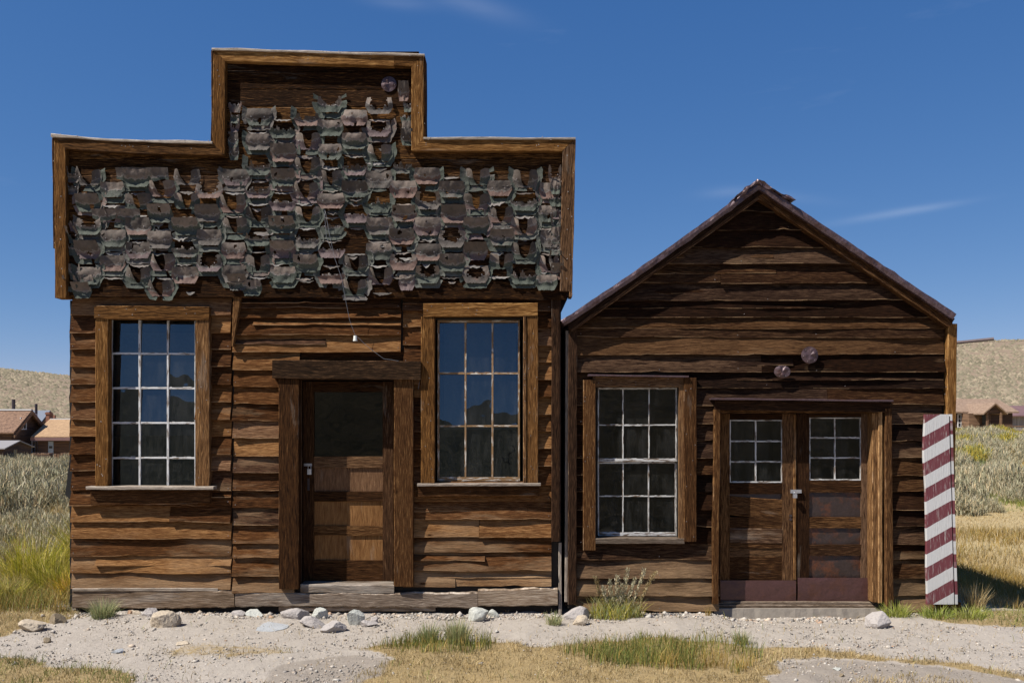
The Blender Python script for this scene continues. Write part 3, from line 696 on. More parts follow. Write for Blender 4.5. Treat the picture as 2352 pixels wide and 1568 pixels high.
# window with fifteen panes
def window(parent, h, Xs, Ys, casings, sillp, sm, gl_tilt, gl_jit, y=(.025, .06), label=None, case_m='trim', sill_m='grey_wood', **k):
    mb = MB(); xx, zz = sash(mb, Xs, Ys, y[0], y[1], **k); w = mb.build('window', M[sm], parent)
    if label: w['label'] = label
    g = glass_panes(xx, zz, (y[0] + y[1]) / 2 + .004, gl_tilt, gl_jit); g.build('glass', M['dark_glass' if sm == 'pane_sash' else 'glass'], w)
    for kind, X0, X1, Y0, Y1, yf, extra in casings:
        c = MB()
        if kind == 'v': vplank(c, X0, X1, Y0, Y1, yf, -.005, **extra); nails_on(c, X0 + 3, X1 - 3, Y0 + 10, Y1 - 10, yf, 9)
        else: hplank(c, X0, X1, Y0, Y1, yf, -.005, **extra); nails_on(c, X0 + 8, X1 - 8, Y0 + 4, Y1 - 4, yf, 7)
        c.build('casing', M[case_m], w)
    for (X0, X1, Y0, Y1, yf, tl, ex) in sillp:
        c = MB(); hplank(c, X0, X1, Y0, Y1, yf, .02, tl, **ex); c.build('sill', M[ex_m(ex, sill_m)], w)
    return w
def ex_m(ex, d): return d
def sills(w, lst):
    for (mat, X0, X1, Y0, Y1, yf, tl, ex) in lst:
        c = MB(); hplank(c, X0, X1, Y0, Y1, yf, -.0, tl, **ex); c.build('sill' if mat == 'grey_wood' else 'apron', M[mat], w)
up = lambda i, j: 2.6 + R.uniform(-.7, .7) + (1.4 if (i, j) == (1, 2) else 0) - (3.4 if (i, j) == (1, 4) and False else 0)
wA = window(LB, w1, [253, 320, 385, 450], [730, 812, 891, 971, 1051, 1119],
       [('h', 216, 480, 703, 733, -.108, dict(tilt=-3, wob=.004)), ('v', 219, 248, 731, 1117, -.095, dict(wob=.004)), ('v', 449, 481, 731, 1117, -.097, dict(wob=.004))], [], 'white_sash', up, .4, label='tall window of fifteen panes with white bars', stile=3.5, rail=3.2, mun=4.2)
sills(wA, [('grey_wood', 197, 490, 1117, 1124, -.155, 0, dict(wob=.004, seg=.05)), ('post', 208, 482, 1124, 1158, -.10, 4, dict(wob=.006))])
wB = window(LB, w2, [1005, 1069, 1131, 1194], [735, 857, 978, 1104],
       [('h', 972, 1235, 696, 726, -.108, dict(tilt=2, wob=.004)), ('v', 967, 998, 727, 1109, -.097, dict(wob=.004)), ('v', 1202, 1209, 727, 1109, -.105, dict(wob=.003)), ('v', 1210, 1236, 727, 1109, -.095, dict(wob=.003))], [], 'worn_sash', lambda i, j: 3.0 + R.uniform(-.45, .45), .4, label='tall window of nine panes with worn brown bars', stile=4, rail=5, mun=4, bottom=9)
sills(wB, [('grey_wood', 958, 1242, 1110, 1116, -.14, 1, dict(wob=.004, seg=.05)), ('post', 960, 1238, 1116, 1139, -.105, 2, dict(wob=.005))])
# old shades and a shelf with jars behind the panes
it = MB(); box(it, fx(1020, .5), fx(1185, .5), .5, .52, fz(985, .5), fz(740, .5)); it.build('window_shade', M['plaster'], LB)
it = MB(); box(it, fx(262, .6), fx(446, .6), .6, .62, fz(1000, .6), fz(764, .6)); it.build('window_shade', M['plaster'], LB)

# door
dm = MB(); y0, y1 = .13, .17
def P(X, y=y0): return fx(X, y)
def Q(Y, y=y0): return fz(Y, y)
def dbox(mb, X0, X1, Y0, Y1, ya, yb, jit=.001): box(mb, fx(X0, ya), fx(X1, ya), ya, yb, fz(Y1, ya), fz(Y0, ya), jit=jit)
dbox(dm, 696, 721, 876, 1339, y0, y1); dbox(dm, 879, 903, 876, 1339, y0, y1)
for a_, b_ in ((876, 900), (1048, 1074), (1128, 1151), (1207, 1229), (1286, 1338)): dbox(dm, 721, 879, a_, b_, y0 + .001, y1)
for a_ in (1046.5, 1074, 1127, 1151, 1206, 1229, 1285): pass
door = dm.build('door', M['post'], LB); door['label'] = 'brown door of one pane over three panels'
pn = MB(); dbox(pn, 720, 880, 899, 1049, y0 + .02, y0 + .024, 0)
g = glass_panes([P(721, .15), P(879, .15)], [Q(1048, .15), Q(900, .15)], .15, -.4, .1); g.build('glass', M['door_glass'], door)
for a_, b_ in ((1074, 1128), (1151, 1207), (1229, 1286)):
    p = MB(); hw = []
    vplank(p, 720, 880, a_, b_, y0 + .018, y0 + .035, wob=.0015); p.build('panel', M['panel_wood'], door)
fr = MB()
box(fr, dr[0] - .02, dr[0], -.04, .17, dr[2], dr[3]); box(fr, dr[1], dr[1] + .02, -.04, .17, dr[2], dr[3]); box(fr, dr[0], dr[1], -.04, .17, dr[3] - .0, dr[3] + .03)
dc = fr.build('door_frame', M['post'], LB)
c = MB(); vplank(c, 640, 686, 870, 1352, -.11, -.005, wob=.004); nails_on(c, 645, 680, 890, 1340, -.085, 10); c.build('casing', M['post'], dc)
c = MB(); vplank(c, 905, 949, 867, 1346, -.105, -.005, wob=.004); nails_on(c, 910, 944, 890, 1340, -.08, 10); c.build('casing', M['post'], dc)
c = MB(); hplank(c, 625, 966, 828, 870, -.135, -.005, -4, wob=.006); c.build('lintel', M['lintel'], dc)
c = MB(); hplank(c, 690, 905, 1342, 1361, -.06, .2, -3, wob=.006, seg=.05, bl=.5); c.build('threshold', M['beam'], dc)
hp = MB(); dbox(hp, 698, 716, 1064, 1070, y0 - .008, y0, 0); hp.build('hasp', M['steel'], door)
hp = MB(); dbox(hp, 706, 711, 1098, 1126, y0 - .006, y0, 0); hp.build('latch_plate', M['dark_metal'], door)
pk = thing('padlock', 'small steel padlock hanging on the single door', 'padlock', (fx(711, y0 - .02), y0 - .02, fz(1089, y0)))
b_ = MB(); x, z = fx(711, y0 - .02), fz(1089, y0 - .02); box(b_, x - .021, x + .021, y0 - .035, y0 - .013, z, z + .055); b_.build('lock_body', M['steel'], pk)
b_ = MB(); tube(b_, [(x - .014, y0 - .022, z + .05), (x - .014, y0 - .022, z + .08)] + [(x - .014 * math.cos(a), y0 - .022, z + .08 + .014 * math.sin(a)) for a in np.linspace(0, math.pi, 7)[1:-1]] + [(x + .014, y0 - .022, z + .08), (x + .014, y0 - .022, z + .05)], .0035); b_.build('shackle', M['steel'], pk)

# the stepped false front
YB = -.10
ff = MB()
def fboards(X0, X1, Y0, Y1, bl=0.):
    Y = Y0
    while Y < Y1 - 4:
        h = min(R.uniform(30, 42), Y1 - Y)
        if Y1 - Y - h < 14: h = Y1 - Y
        hplank(ff, X0, X1, Y + .5, Y + h - R.uniform(.3, 1.6), YB + R.uniform(-.003, .003), -.035, R.uniform(-1, 1), wob=.004); Y += h
fboards(505, 957, 130, 338); fboards(140, 1302, 333, 640)
hplank(ff, 136, 1300, 641, 684, YB - .006, -.035, -8, wob=.006)
box(ff, fx(142, -.03), fx(1300, -.03), -.034, .0, fz(676), fz(330)); box(ff, fx(500, -.03), fx(962, -.03), -.034, .0, fz(330), fz(122))
front = ff.build('false_front', M['board'], LB)
YT = -.172
def trim(a, b, w, m0, m1, sag=0., wob=.004, mat='trim', name='trim_board', yf=YT, yb=-.03, lab=None):
    mb = MB(); k = (CAMD + yf) / FPX
    plank(mb, (fx(a[0], yf), fz(a[1], yf)), (fx(b[0], yf), fz(b[1], yf)), w * k, w * k, yf, yb, m0, m1, wob, sag=sag)
    for _ in range(int(math.hypot(a[0] - b[0], a[1] - b[1]) / 55)):
        t = R.random(); nail(mb, fx(a[0] + (b[0] - a[0]) * t + R.uniform(-4, 4), yf), yf - .001, fz(a[1] + (b[1] - a[1]) * t + R.uniform(-4, 4), yf), .005)
    o = mb.build(name, M[mat], front)
    return o
trim((139, 684), (137, 327), 26, 0, 1); trim((137, 327), (502, 342), 28, -1, -1, .012); trim((502, 342), (503, 126), 28, 1, 1)
trim((503, 126), (905, 138), 27, -1, 0); trim((905, 138), (959, 140), 25, 0, 1, wob=.002)
trim((959, 332), (959, 140), 28, -1, -1); trim((959, 332), (1305, 333), 28, 1, 1); trim((1299, 668), (1306, 333), 26, 0, -1)
def cap(a, b, w, sag=0., yf=-.19, yb=.02, mat='grey_wood', wob=.006): trim(a, b, w, 0, 0, sag, wob, mat, 'cap_board', yf, yb)
cap((117, 311), (487, 327), 5.5, .014, wob=.012); cap((486, 112), (975, 126), 5); cap((972, 317), (1322, 318), 5)
cap((125, 570), (121, 317), 5, mat='post', yf=-.165); cap((486, 325), (487, 116), 4, mat='post', yf=-.165); cap((975, 314), (974, 130), 5, mat='post', yf=-.165); cap((1311, 681), (1319, 321), 7, mat='trim', yf=-.17)

# torn shingles, honeycomb courses
sh = MB(); PITCH, SP = 27.8, 111.
def tab(cx, Yt, state, wD=60., hD=39.):
    y = YB - .004; k = (CAMD + y) / FPX; nu, nv = 18, 14; s0 = R.random() * 99; col = (R.random(), R.random(), 0.)
    lift = R.uniform(.006, .035); bulge = R.uniform(.0, .03); top = R.choice([R.uniform(.0, .02), R.uniform(.03, .095)]); curl = R.uniform(-.01, .03); base = R.uniform(.006, .018)
    tear = R.uniform(.25, .5); grid = {}
    if state == 'back': col = (R.uniform(0, .38), R.random(), 0.)
    half = state == 'split'; la, lb = R.uniform(.03, .11), R.uniform(.04, .12); ra, rb = R.uniform(.08, .5), R.uniform(.08, .5)
    for i in range(nu + 1):
        s = -1 + 2 * i / nu
        for j in range(nv + 1):
            t = j / nv
            hw = wD / 2 * (.90 + .14 * t / .55 if t < .55 else 1.04 - .32 * (t - .55) / .45)
            X = cx + s * hw; Y = Yt + t * hD
            o = base + (top * (1 - t / .62) ** 1.4 if t < .62 else lift * ((t - .62) / .38) ** 1.5) + bulge * math.sin(math.pi * min(1, t / .75)) * (1 - .6 * s * s) + curl * abs(s) ** 3 * (1 - t)
            if state == 'back': o = .004 + .012 * t + .006 * abs(s)
            o += .012 * n1(s * 1.7 + s0, t * 1.7, 0) * (.3 if state == 'back' else 1) + .005 * n1(s * 5 + s0, t * 5, 3)
            if half:
                l, r_ = (la, ra) if s < 0 else (lb, rb)
                o = base * .6 + .25 * o + l * (1 - abs(s)) ** 1.15 * max(0, 1 - t * 1.15); gp = r_ * max(0, 1 - t * 1.1) ** .7 + .03
                X = cx + (hw * (-1 + (s + 1) * (1 - gp)) if s < 0 else hw * (1 - (1 - s) * (1 - gp))); Y += (1 - t) * 11 * (1 - abs(s)) ** 3
            X += .9 * n1(s * 4 + s0, t * 4, 7); Y += 1.1 * n1(s * 4 + s0, t * 4, 17) + (2.2 * n1(s * 6 + s0, 0, 27) if j == nv else 0)
            o = max(.002, o); grid[i, j] = ((X - 1176) * k, y - o, (960 - Y) * k + ZC, s, t)
    b = sh.add([grid[i, j][:3] for i in range(nu + 1) for j in range(nv + 1)])
    for i in range(nu):
        for j in range(nv):
            s = -1 + 2 * (i + .5) / nu; t = (j + .5) / nv
            if half and i in (nu // 2 - 1, nu // 2) and t < .93: continue
            if state == 'torn' and abs(s) < .62 + .3 * n1(t * 4 + s0, 5, 5) and t < tear + .25 * (1 - abs(s)) + .18 * n1(s * 4 + s0, 2, 2): continue
            if state == 'ragged' and t < .45 + .35 * n1(s * 3 + s0, 2, 9): continue
            if state == 'full' and n1(s * 2.2 + s0, t * 2.2, 40) > .52: continue
            q = [(i, j), (i, j + 1), (i + 1, j + 1), (i + 1, j)]
            sh.face([b + a_ * (nv + 1) + c_ for a_, c_ in q], [grid[p][3:] if state != 'back' else (0, .9) for p in q], col)
    if state != 'back':
        for s in (-.55, .55):
            i = int((s + 1) / 2 * nu); p = grid[i, int(nv * .52)]; nail(sh, p[0], p[1] - .002, p[2], .0058)
def net(cx, Yt, wD, hD):
    """what is left of the strip under a tab: a granule-covered band along the lower edge of its hexagon"""
    y = YB - .003; k = (CAMD + y) / FPX; s0 = R.random() * 99; col = (R.choice([R.uniform(0, .34), R.uniform(0, .34), R.random()]), R.random(), R.choice([0, 0, 0, .25]))
    a = wD / 2; P_ = [(-a * 1.0, -.10 * hD), (-a * 1.06, .42 * hD), (-a * .70, hD), (a * .70, hD), (a * 1.06, .42 * hD), (a * 1.0, -.10 * hD)]
    pts = []; m = 7
    for q in range(5):
        for i in range(m): u = i / m; pts.append((P_[q][0] + (P_[q + 1][0] - P_[q][0]) * u, P_[q][1] + (P_[q + 1][1] - P_[q][1]) * u))
    pts.append(P_[-1]); vs = []
    for i, (x_, z_) in enumerate(pts):
        wdt = 8.5 + 3 * n1(i * .35 + s0, 2, 2) + 2 * n1(i * 1.1 + s0, 5, 2); o = .010 + .012 * abs(n1(i * .3 + s0, 7, 7)); r = math.hypot(x_, z_ - hD * .3) + 1e-6
        ux, uz = x_ / r, (z_ - hD * .3) / r
        for f, oo in ((-.55, .4), (.2, .7), (1., 1.5)): vs.append(((cx + x_ + ux * wdt * f - 1176) * k, y - o * oo, (960 - (Yt + z_ + uz * wdt * f)) * k + ZC))
    b = sh.add(vs)
    for i in range(len(pts) - 1):
        if n1(i * .25 + s0, 9, 9) > .38: continue
        for j in (0, 1): sh.face((b + 3 * i + j, b + 3 * i + j + 1, b + 3 * i + 4 + j, b + 3 * i + 3 + j), ((0, .9),) * 4, col)
def scrap(cx, Y, wD, hD, light):
    y = YB - .006; k = (CAMD + y) / FPX; n = max(4, int(wD / 4)); s0 = R.random() * 99; col = (R.random(), R.random(), light); l = R.uniform(.006, .035)
    pts = []
    for i in range(n + 1):
        u = i / n; X = cx + (u - .5) * wD
        h0 = 2.5 * n1(u * 3 + s0, 0, 0) + 1.5 * n1(u * 9 + s0, 0, 0); h1 = hD * (.55 + .9 * abs(n1(u * 4 + s0, 4, 0))) * (.3 + min(1, 4 * u * (1 - u)))
        pts += [((X - 1176) * k, y - .003, (960 - Y - h0) * k + ZC), ((X - 1176) * k, y - l * .5 - .01 * abs(n1(u * 6 + s0, 3, 3)), (960 - Y - h0 - h1 * .5) * k + ZC), ((X - 1176) * k, y - l - .012 * n1(u * 6 + s0, 8, 3), (960 - Y - h0 - h1) * k + ZC)]
    b = sh.add(pts)
    for i in range(n):
        for j in (0, 1):
            q = (3 * i + j, 3 * i + j + 1, 3 * i + 4 + j, 3 * i + 3 + j); sh.face([b + a_ for a_ in q], [(0, .3 * (a_ % 3)) for a_ in q], col)
def states(): 
    r = R.random()
    return 'full' if r < .40 else 'split' if r < .76 else 'torn' if r < .88 else 'ragged' if r < .98 else None
row = 0
for r in range(-6, 10):
    Yt = 391 + r * PITCH
    lo, hi = (532, 944) if Yt < 366 else (164, 1284)
    if Yt < 210: continue
    off = 0 if r % 2 == 0 else SP / 2
    X = 206 + off - SP
    while X < 1330:
        cx = X + R.uniform(-3, 3); X += SP
        if cx - 16 < lo or cx + 16 > hi: continue
        w_ = 60. if cx - 32 > lo and cx + 32 < hi else 44.
        if r == 9 and R.random() < .68: continue
        st = states()
        if st:
            if R.random() < .85: net(cx, Yt, w_, 41)
            tab(cx + R.uniform(-2, 2), Yt + R.uniform(-2.5, 2.5), st, w_ * R.uniform(.93, 1.05), R.uniform(35, 41))
        # the strip that the tabs hang from: scraps left along the hole below
        if R.random() < .6 and r < 8: scrap(cx + R.uniform(-4, 4), Yt + 50 + R.uniform(-3, 3), R.uniform(36, 52), R.uniform(5, 10), R.choice([0, 0, .2, .6, .8]))
        if R.random() < .4 and lo + 60 < cx < hi - 80: scrap(cx + SP / 2 + R.uniform(-12, 12), Yt + R.uniform(8, 34), R.uniform(14, 46), R.uniform(6, 12), R.choice([.1, .5, .9]))
for (cx, Y, w_, h_) in ((330, 388, 120, 24), (270, 482, 110, 20)):  # long strips that came away in one piece
    y = YB - .008; k = (CAMD + y) / FPX; n = int(w_ / 5); s0 = R.random() * 99; col = (R.uniform(0, .6), R.random(), 0); pts = []
    for i in range(n + 1):
        u = i / n; X = cx + (u - .5) * w_
        for j in range(5):
            t = j / 4; o = .02 + .035 * (1 - t) ** 1.5 + .014 * n1(u * 5 + s0, t * 2, 0); pts.append(((X - 1176) * k, y - o, (960 - (Y + t * h_ + 2 * n1(u * 8 + s0, t, 4) + 6 * t * abs(math.sin(u * w_ / 55 * math.pi)))) * k + ZC))
    b = sh.add(pts)
    for i in range(n):
        for j in range(4): q = (5 * i + j, 5 * i + j + 1, 5 * i + 6 + j, 5 * i + 5 + j); sh.face([b + a_ for a_ in q], [(0, (a_ % 5) / 5) for a_ in q], col)
for x_ in range(166, 1290, 9): pass
for s_, X in ((1, 166), (-1, 1280)):                    # narrow half tabs along the side trims
    for r in range(0, 10):
        if R.random() < .8: tab(X + s_ * R.uniform(0, 8), 385 + r * PITCH, R.choice(['full', 'ragged', 'torn']), R.uniform(22, 34), 36)
for (cx, Y) in ((200, 640), (192, 658), (935, 640), (548, 640), (1255, 640), (580, 652)): tab(cx, Y - 8, 'full', R.uniform(36, 56), 36)
tab(928, 192, 'full', 26, 44)
for r in range(-6, -1):
    for X in (540, 938):
        if R.random() < .85: tab(X + R.uniform(-3, 3), 386 + r * PITCH + R.uniform(-6, 6), R.choice(['full', 'ragged', 'torn']), R.uniform(22, 32), 36)
shc = sh.build('shingle_cladding', M['shingle'], front, smooth=True)

def disc(name, X, Y, rD, y, parent, mat='patch', sq=1.):
    mb = MB(); cx, cz = fx(X, y), fz(Y, y); r = rD / FPX * (CAMD + y); n = 28
    ring = [(cx + r * (1 + .03 * n1(i * .7, 3, X)) * math.cos(2 * math.pi * i / n), y + .003, cz + sq * r * (1 + .03 * n1(i * .7, 9, X)) * math.sin(2 * math.pi * i / n)) for i in range(n)]
    ins = [(cx + (p[0] - cx) * .55, y - .006 + .02 * n1(p[0] * 14, p[2] * 14, 0), cz + (p[2] - cz) * .55) for p in ring]
    b = mb.add(ring + ins + [(cx, y - .005, cz)])
    for i in range(n):
        j = (i + 1) % n; mb.face((b + i, b + n + i, b + n + j, b + j), ((0, 0),) * 4); mb.face((b + n + i, b + 2 * n, b + n + j), ((0, 0),) * 3)
    for i in range(6): nail(mb, cx + r * .78 * math.cos(i * 1.05 + X), y - .004, cz + sq * r * .78 * math.sin(i * 1.05 + X), .004)
    return mb.build(name, M[mat], parent, smooth=False)
disc('tin_patch', 893, 193, 17.5, YB - .012, front)

# loose wire with its insulator
WR = thing('hanging_wire', 'thin grey wire hanging from the shingled front down over the door', 'wire', (fx(817), -.15, fz(775)))
mb = MB(); yw = -.17
def wp(pts): return [(fx(X, y), y, fz(Y, y)) for X, Y, y in pts]
tube(mb, wp([(738, 455, -.1), (748, 490, -.15), (757, 540, -.17), (768, 590, -.175), (785, 640, -.18), (794, 690, -.17), (803, 735, -.16), (815, 768, -.15), (822, 774, -.15), (838, 790, -.14), (860, 808, -.13), (882, 824, -.12), (900, 826, -.115), (915, 829, -.112)]), .0021); mb.build('wire_strand', M['wire'], WR)
mb = MB(); tube(mb, wp([(741, 456, -.1), (746, 500, -.14), (750, 545, -.15), (762, 575, -.16)]), .002); mb.build('wire_strand', M['wire'], WR)
mb = MB(); tube(mb, wp([(966, 868, -.06), (962, 885, -.075), (961, 893, -.07)]), .0025); mb.build('wire_strand', M['wire'], WR)
mb = MB(); x, z = fx(816, -.15), fz(776, -.15); cyl(mb, (x, -.15, z - .022), (x, -.15, z + .022), .02, .016, 12); cyl(mb, (x, -.15, z - .03), (x, -.15, z - .0221), .022, .022, 12); mb.build('insulator', M['porcelain'], WR)

# ================================================================== the gabled building
GB = thing('gabled_building', 'dark board building with a steep gable and double doors', 'building', (fx(1745), 0, 0))
w3 = rect(1370, 1556, 888, 1240); dd = rect(1650, 2012, 944, 1404)
xl, xr = fx(1304), fx(2184); apx = (fx(1744), fz(440)); zel, zer = fz(752), fz(738)
sh2 = MB(); wall_holes(sh2, xl, xr, .02, min(zel, zer), 0., .03, [w3, dd]); liner(sh2, w3, -.02, .10)
D2 = 6.0
box(sh2, xl, xl + .08, .03, D2, .02, zel); box(sh2, xr - .08, xr, .03, D2, .02, zer); box(sh2, xl + .08, xr - .08, D2 - .1, D2, .02, zel); box(sh2, xl + .08, xr - .08, .2, D2 - .1, .02, .08)
for yy in (.01, D2 - .05):
    b = sh2.add([(xl, yy, zel - .02), (xr, yy, zer - .02), (apx[0], yy, apx[1]), (xl, yy + .03, zel - .02), (xr, yy + .03, zer - .02), (apx[0], yy + .03, apx[1])])
    sh2.face((b, b + 1, b + 2), ((0, 0),) * 3); sh2.face((b + 5, b + 4, b + 3), ((0, 0),) * 3)
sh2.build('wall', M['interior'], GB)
cl_ = MB(); box(cl_, xl - .022, xl - .001, .11, D2, .02, zel); box(cl_, xr + .001, xr + .022, .01, D2, .02, zer); box(cl_, xl, xr, D2 + .001, D2 + .022, .02, min(zel, zer)); cl_.build('side_boarding', M['far_wall'], GB)
GW = [489, 531, 570, 608, 651, 693, 731, 775, 816, 856, 892, 932, 974, 1013, 1052, 1091, 1129, 1170, 1208, 1248, 1285, 1327, 1366, 1402]
sd = MB(); holes = [(w3[0] - .01, w3[1] + .05, w3[2] - .01, w3[3]), (dd[0] - .0, fx(2028), -.1, dd[3])]
prev = 447
def gable_x(Y, side):   # wall edge along the slope at height Y
    if side < 0: return max(1322, 1744 - (Y - 436) / (752 - 436) * (1744 - 1304)) if Y < 752 else 1322
    return min(2168, 1744 + (Y - 436) / (738 - 436) * (2184 - 1744)) if Y < 738 else 2168
for Y in GW:
    zb, zt = fz(Y), fz(prev); X0, X1 = gable_x(Y - 3, -1), gable_x(Y - 3, 1)
    ce = lambda x: min(apx[1] - (apx[0] - x) * (apx[1] - zel) / (apx[0] - xl), apx[1] - (x - apx[0]) * (apx[1] - zer) / (xr - apx[0])) + .01
    if Y > 770: X1 = 2168 - max(0, (Y - 750)) * .028
    for a, b_ in cut(fx(X0), fx(X1), zb, zt, holes):
        th = .043 * R.uniform(.8, 1.25); bl = .8 * max(0, (Y - 1225) / 170) if Y > 1225 else 0
        if b_ - a > 1.5 and R.random() < .10:
            c = a + (b_ - a) * R.uniform(.3, .7); clap(sd, a + .003, c - .002, zb, zt, th, bl=bl, sl=R.uniform(-.01, .01), ceil=ce); clap(sd, c + .002, b_ - .003, zb + R.uniform(-.012, .012), zt, th * R.uniform(.9, 1.15), bl=bl, ceil=ce)
        else: clap(sd, a + .003, b_ - .003, zb, zt, th, bl=bl, sl=R.uniform(-.014, .014), warp=1.2, ceil=ce)
        for q in np.arange(a + .05, b_ - .02, .78): nail(sd, q, -th - .002, zb + .03 + R.uniform(-.01, .01), .004)
        # a split or extra lap line in many boards
        if b_ - a > .8 and R.random() < .6 and Y < 1250:
            c0 = a + (.004 if R.random() < .6 else (b_ - a) * R.uniform(0, .3)); c1 = b_ - (.004 if R.random() < .6 else (b_ - c0) * R.uniform(.1, .5)); zm = zb + (zt - zb) * R.uniform(.35, .6)
            clap(sd, c0, c1, zm, zt - .01, .036, bl=bl, tuck=.0, y0=-.006, ceil=ce)
    prev = Y
sd.build('siding', M['dark_siding'], GB)
cbm = MB(); plank(cbm, (fx(1313), fz(1384)), (fx(1315), fz(738)), .085, .085, -.08, .0, wob=.004); nails_on(cbm, 1309, 1320, 770, 1360, -.065, 12); cbm.build('corner_board', M['post'], GB)
cbm = MB(); plank(cbm, (fx(1300), fz(1380)), (fx(1303), fz(760)), .03, .03, -.03, .1, wob=.004); cbm.build('corner_board', M['grey_wood'], GB)
cbm = MB(); plank(cbm, (fx(2168), fz(1395)), (fx(2180), fz(745)), .10, .09, -.08, .0, wob=.005); nails_on(cbm, 2170, 2180, 770, 930, -.06, 8); cbm.build('corner_board', M['trim'], GB)

# roof: boards under crumpled tin, front edge wrapped over
def slope(name, p0, p1, mat, parent, yf, yb, t0, t1, bow=0., crumple=.006, seg=.06, ny=14):
    """p0 low end, p1 high end, in picture numbers; t0 and t1: depth below and rise above the line"""
    mb = MB(); a = Vector((fx(p0[0], yf), 0, fz(p0[1], yf))); c = Vector((fx(p1[0], yf), 0, fz(p1[1], yf))); d = c - a; Ln = d.length; d.normalize(); u = Vector((-d.z, 0, d.x)); u = u if u.z > 0 else -u
    n = int(Ln / seg); ys = [yf] + list(np.linspace(yf + .02, yb, ny)); rows = []
    s0 = R.random() * 50
    for i in range(n + 1):
        t = i / n; q = a + d * (Ln * t) - u * (bow * 4 * t * (1 - t)); r = []
        cr = lambda y, k: crumple * (n1(t * Ln * 6 + s0, y * 6, k) + .6 * n1(t * Ln * 17 + s0, y * 17, k))
        lo = q - u * t0
        r.append((lo.x, yb, lo.z)); r.append((lo.x + cr(0, 5), yf + .004 + abs(cr(0, 7)), lo.z + cr(0, 9)))
        mid = q + u * ((t1 - t0) / 2); r.append((mid.x, yf - .004 + cr(0, 3) * 1.4, mid.z))
        for y in ys: h = q + u * (t1 + cr(y, 1)); r.append((h.x, y, h.z))
        rows.append(r)
    m = len(rows[0]); b = mb.add([p for r in rows for p in r])
    for i in range(n):
        for j in range(m): k = (j + 1) % m; mb.face((b + i * m + j, b + (i + 1) * m + j, b + (i + 1) * m + k, b + i * m + k), ((0, 0),) * 4)
    mb.face([b + j for j in range(m)], ((0, 0),) * m); mb.face([b + n * m + j for j in range(m)][::-1], ((0, 0),) * m)
    return mb.build(name, M[mat], parent)
YR = -.17
roofL = slope('roof', (1292, 741), (1743, 424), 'roof_metal', GB, YR, D2 + .2, .036, .026, .02, crumple=.009)
roofR = slope('roof', (2193, 727), (1741, 424), 'roof_metal', GB, YR, D2 + .2, .03, .03, .0, crumple=.009)
slope('ridge_cap', (1686, 458), (1743, 416), 'roof_metal', roofL, YR - .03, D2 + .2, .015, .02, 0, .032, .025)
slope('ridge_cap', (1825, 463), (1742, 416), 'roof_metal', roofR, YR - .03, D2 + .2, .012, .02, 0, .032, .025)
for (p0, p1, w_, yf, mat) in (((1306, 750), (1744, 440), .07, -.125, 'dark_post'), ((2188, 740), (1744, 440), .085, -.12, 'dark_post')):
    mb = MB(); a = (fx(p0[0], yf), fz(p0[1], yf)); c = (fx(p1[0], yf), fz(p1[1], yf)); sl_ = -1 if p0[0] < 1700 else 1
    plank(mb, a, c, w_, w_, yf, -.085, 0, -.7 * -sl_ if sl_ > 0 else -.7, wob=.004); mb.build('rake_board', M[mat], GB)
    mb = MB(); off = .046; dx, dz = c[0] - a[0], c[1] - a[1]; q = math.hypot(dx, dz); ux, uz = (dz / q, -dx / q) if dx > 0 else (-dz / q, dx / q)
    plank(mb, (a[0] + ux * off, a[1] + uz * off), (c[0] + ux * off, c[1] + uz * off), .028, .028, -.118, -.02, 0, 0, wob=.003); mb.build('rake_board', M['post'], GB)
mb = MB(); hplank(mb, 2150, 2190, 728, 752, -.132, -.09, 22, wob=.003); 
mb = MB(); cyl(mb, (fx(2176, .3), .3, fz(789, .3)), (fx(2283, .1), .1, fz(778, .1)), .017, .017, 10); mb.build('iron_pipe', M['iron_pipe'], GB)
disc('tin_patch', 1860, 815, 19.5, -.082, GB); disc('tin_patch', 1797, 853, 19, -.08, GB, sq=.76)

# its window, two sashes of six
wC = window(GB, w3, [1373, 1431, 1491, 1555], [890, 976, 1059], [('v', 1340, 1368, 872, 1263, -.092, dict(wob=.004)), ('v', 1571, 1600, 867, 1243, -.094, dict(wob=.004)), ('h', 1362, 1574, 864, 888, -.072, dict(wob=.003))], [], 'pane_sash', lambda i, j: .3 + R.uniform(-.4, .4), .4, y=(.02, .05), label='sash window of twelve small panes', case_m='post', stile=3, rail=4, mun=2.8, bottom=6)
mb = MB(); xx, zz = sash(mb, [1373, 1431, 1490, 1554], [1059, 1139, 1230], .052, .082, stile=3.2, rail=5, mun=2.8, bottom=8); s2 = mb.build('lower_sash', M['pane_sash'], wC)
glass_panes(xx, zz, .07, lambda i, j: 2.2 + R.uniform(-.5, .5), .4).build('glass', M['dark_glass'], wC)
mb = MB(); box(mb, fx(1557), fx(1571), -.07, .03, w3[2], w3[3]); mb.build('jamb', M['trim'], wC)
mb = MB(); hplank(mb, 1351, 1582, 861, 865, -.12, -.0, -3, wob=.003); mb.build('drip_cap', M['patch'], wC)
mb = MB(); hplank(mb, 1368, 1572, 1236, 1248, -.09, .05, 0, wob=.004, seg=.05); mb.build('sill', M['worn_step'], wC)

